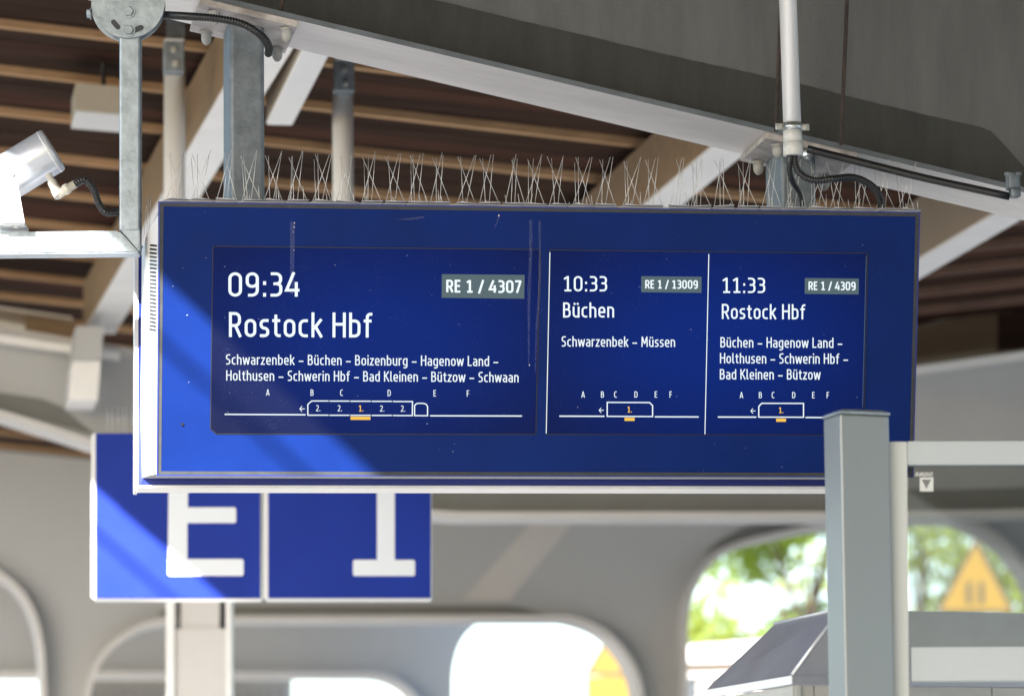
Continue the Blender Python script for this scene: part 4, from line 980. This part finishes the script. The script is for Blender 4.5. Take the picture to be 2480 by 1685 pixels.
# ------------------------------------------------------------------ glass screen: post, stile, rails, pane, sticker
KY = .34; KU = V((math.cos(KY), math.sin(KY), 0)); KV = V((-math.sin(KY), math.cos(KY), 0))
YG = 9.5
gs = thing('glass_screen', 'blue grey steel post with framed glass pane in the right foreground', 'glass screen', V((P(2095, 1300, YG).x, YG, 0)))
c0 = P(2041, 1300, YG); c1 = P(2157, 1300, YG + .045); ht = P(2033, 1001, YG).z
pw = (c1 - c0).xy.length / 2 if False else .0655
cc_ = V((c0.x, c0.y, 0)) + KU * pw + KV * .052
link('post', obox(V((cc_.x, cc_.y, ht / 2)), KU, KV, SZ, pw, .052, ht / 2, .006, 3), 'post', gs)
capm = []
for k, (zz_, s_) in enumerate(((0.0005, 1.03), (.006, 1.03), (.013, .8), (.017, .3))): capm.append((zz_, s_))
vs = []; fs = []
for zz_, s_ in capm:
    for (i, j) in ((-1, -1), (1, -1), (1, 1), (-1, 1)): vs.append(V((cc_.x, cc_.y, ht + zz_)) + KU * (pw * s_ * i) + KV * (.052 * s_ * j))
for r_ in range(3):
    for k in range(4): fs.append((r_ * 4 + k, r_ * 4 + (k + 1) % 4, r_ * 4 + 4 + (k + 1) % 4, r_ * 4 + 4 + k))
fs.append((12, 13, 14, 15)); fs.append((3, 2, 1, 0))
link('post_cap', mesh(vs, fs), 'galv', gs)
YF = 9.58
GN = V((math.sin(-.05), -math.cos(-.05), 0)).normalized(); GC = P(2200, 1300, YF)
def og(px, py, z=0): return hit(px, py, GC - GN * z, GN)
def gbox(x0, y0, x1, y1, m, name, z0=0, th=.05, bev=.002):
    return link(name, prism([og(x0, y0, z0), og(x1, y0, z0), og(x1, y1, z0), og(x0, y1, z0)], -GN * th, bev), m, gs)
gq = [og(2150, 1069, 0), og(2197, 1069, 0), og(2211, 2900, 0), og(2164, 2900, 0)]
link('stile', prism(gq, -GN * .05, .002), 'stile', gs)
link('top_rail', prism([og(2197.5, 1068), og(2620, 1067), og(2620, 1124), og(2198, 1125)], -GN * .05, .002), 'rail', gs)
link('middle_rail', prism([og(2206, 1566), og(2640, 1564), og(2640, 1646), og(2207, 1648)], -GN * .05, .002), 'rail', gs)
link('glass_pane', prism([og(2200, 1125, .02), og(2620, 1124, .02), og(2630, 1565, .02), og(2204, 1567, .02)], -GN * .008), 'glass', gs)
# sticker seen from behind: square with a triangle left clear, mirrored lettering above
sq = [(2227.6, 1155.5), (2260.5, 1155.5), (2260.5, 1189.5), (2227.6, 1189.5)]; tr_ = [(2232, 1161), (2255.5, 1161), (2243.5, 1183)]
M['sticker'] = filmmat('white_sticker', (.75, .77, .75), .75)
def gp(pts, z=.0185): return [og(x, y, z) for x, y in pts]
vs = gp(sq) + gp(tr_); fs = [(0, 1, 5, 4)[:4], (0, 4, 5, 1)][:1] + [(1, 2, 6, 5), (2, 3, 6), (3, 0, 4, 6)]
link('sticker', mesh(vs, fs), 'sticker', gs)
for i in range(4):
    y = 1164 + i * 4; xm = 2243.7; w = 10.5 - i * 2.4
    for k in range(5 - i): x = xm - w + 2 * w * (k + .5) / (5 - i); link('sticker_dot', mesh(gp([(x - .7, y), (x + .7, y), (x + .7, y + 1.6), (x - .7, y + 1.6)]), [(0, 1, 2, 3)]), 'sticker', gs)
put_text('SIGNA', 2217, 2259, 1152.6, 9.3, gs, 'sticker_text', 'sticker', 1, place=lambda px, py: og(px, py, .0185), mirror=True)

# ------------------------------------------------------------------ kiosk with sheet-metal hipped roof
YK = 9.95
B1 = P(1918, 1634, YK); zk = B1.z
KS = V((-math.sin(.33), math.cos(.33), 0)); KF = V((math.cos(.33), math.sin(.33), 0))
B0 = hit(1710, 1669, B1, SZ); B2 = B1 + KF * 2.6; B3 = B0 + KF * 2.6
sdv = (B0 - B1)
T0 = hit(1876, 1511, V((0, 0, zk + .17)), SZ); T1 = hit(2035, 1475, V((0, 0, zk + .17)), SZ)
dTT = (T0 - T1); T2 = T1 + KF * 2.1; T3 = T0 + KF * 2.1
kio = thing('ticket_kiosk', 'grey metal kiosk with sloping sheet roof behind the glass screen', 'kiosk', V((B1.x, B1.y, 0)))
rv = [B0, B1, B2, B3, T0, T1, T2, T3]
link('roof', mesh(rv, [(0, 1, 5, 4), (1, 2, 6, 5), (2, 3, 7, 6), (3, 0, 4, 7), (4, 5, 6, 7), (0, 3, 2, 1)]), 'kroof', kio)
fh = .022
def wallseg(a, b, z0, z1, inset, th, m, name):
    d = (b - a).normalized(); nn = d.cross(SZ); return link(name, prism([a + SZ * z0, b + SZ * z0, b + SZ * z1, a + SZ * z1], nn * th), m, kio)
cen = (B0 + B2) / 2
def fas(a, b, m, name, z0, z1, off):
    d = (b - a).normalized(); nn = d.cross(SZ); nn = nn if nn.dot(cen - a) > 0 else -nn
    a = a + nn * off; b = b + nn * off
    return link(name, prism([a + SZ * z0, b + SZ * z0, b + SZ * z1, a + SZ * z1], nn * .012), m, kio)
fas(B0, B1 + (B1 - B0).normalized() * .0, 'alu', 'eaves_fascia', -fh, -.001, -.002)
fas(B1, B2, 'kroof', 'eaves_fascia', -fh, -.001, -.003)
fas(B0, B1, 'kbody', 'side_wall', -zk, -fh - .003, .012)
d_ = (B2 - B1).normalized()
xj = .062
fas(B1 + d_ * .006, B1 + d_ * xj, 'kbody', 'wall_panel', -zk, -fh - .003, .010)
for i in range(5):
    fas(B1 + d_ * (xj + .004 + i * .5), B1 + d_ * (xj + i * .5 + .5), 'kbody', 'wall_panel', -zk, -fh - .003, .010)
ridge = (T1 - B1)
link('hip_seam', tube([B1 + SZ * .002, T1 + SZ * .002], .004, 8), 'alu', kio)
link('ridge_seam', tube([T0 + SZ * .003, T1 + SZ * .003], .0035, 8), 'alu', kio)
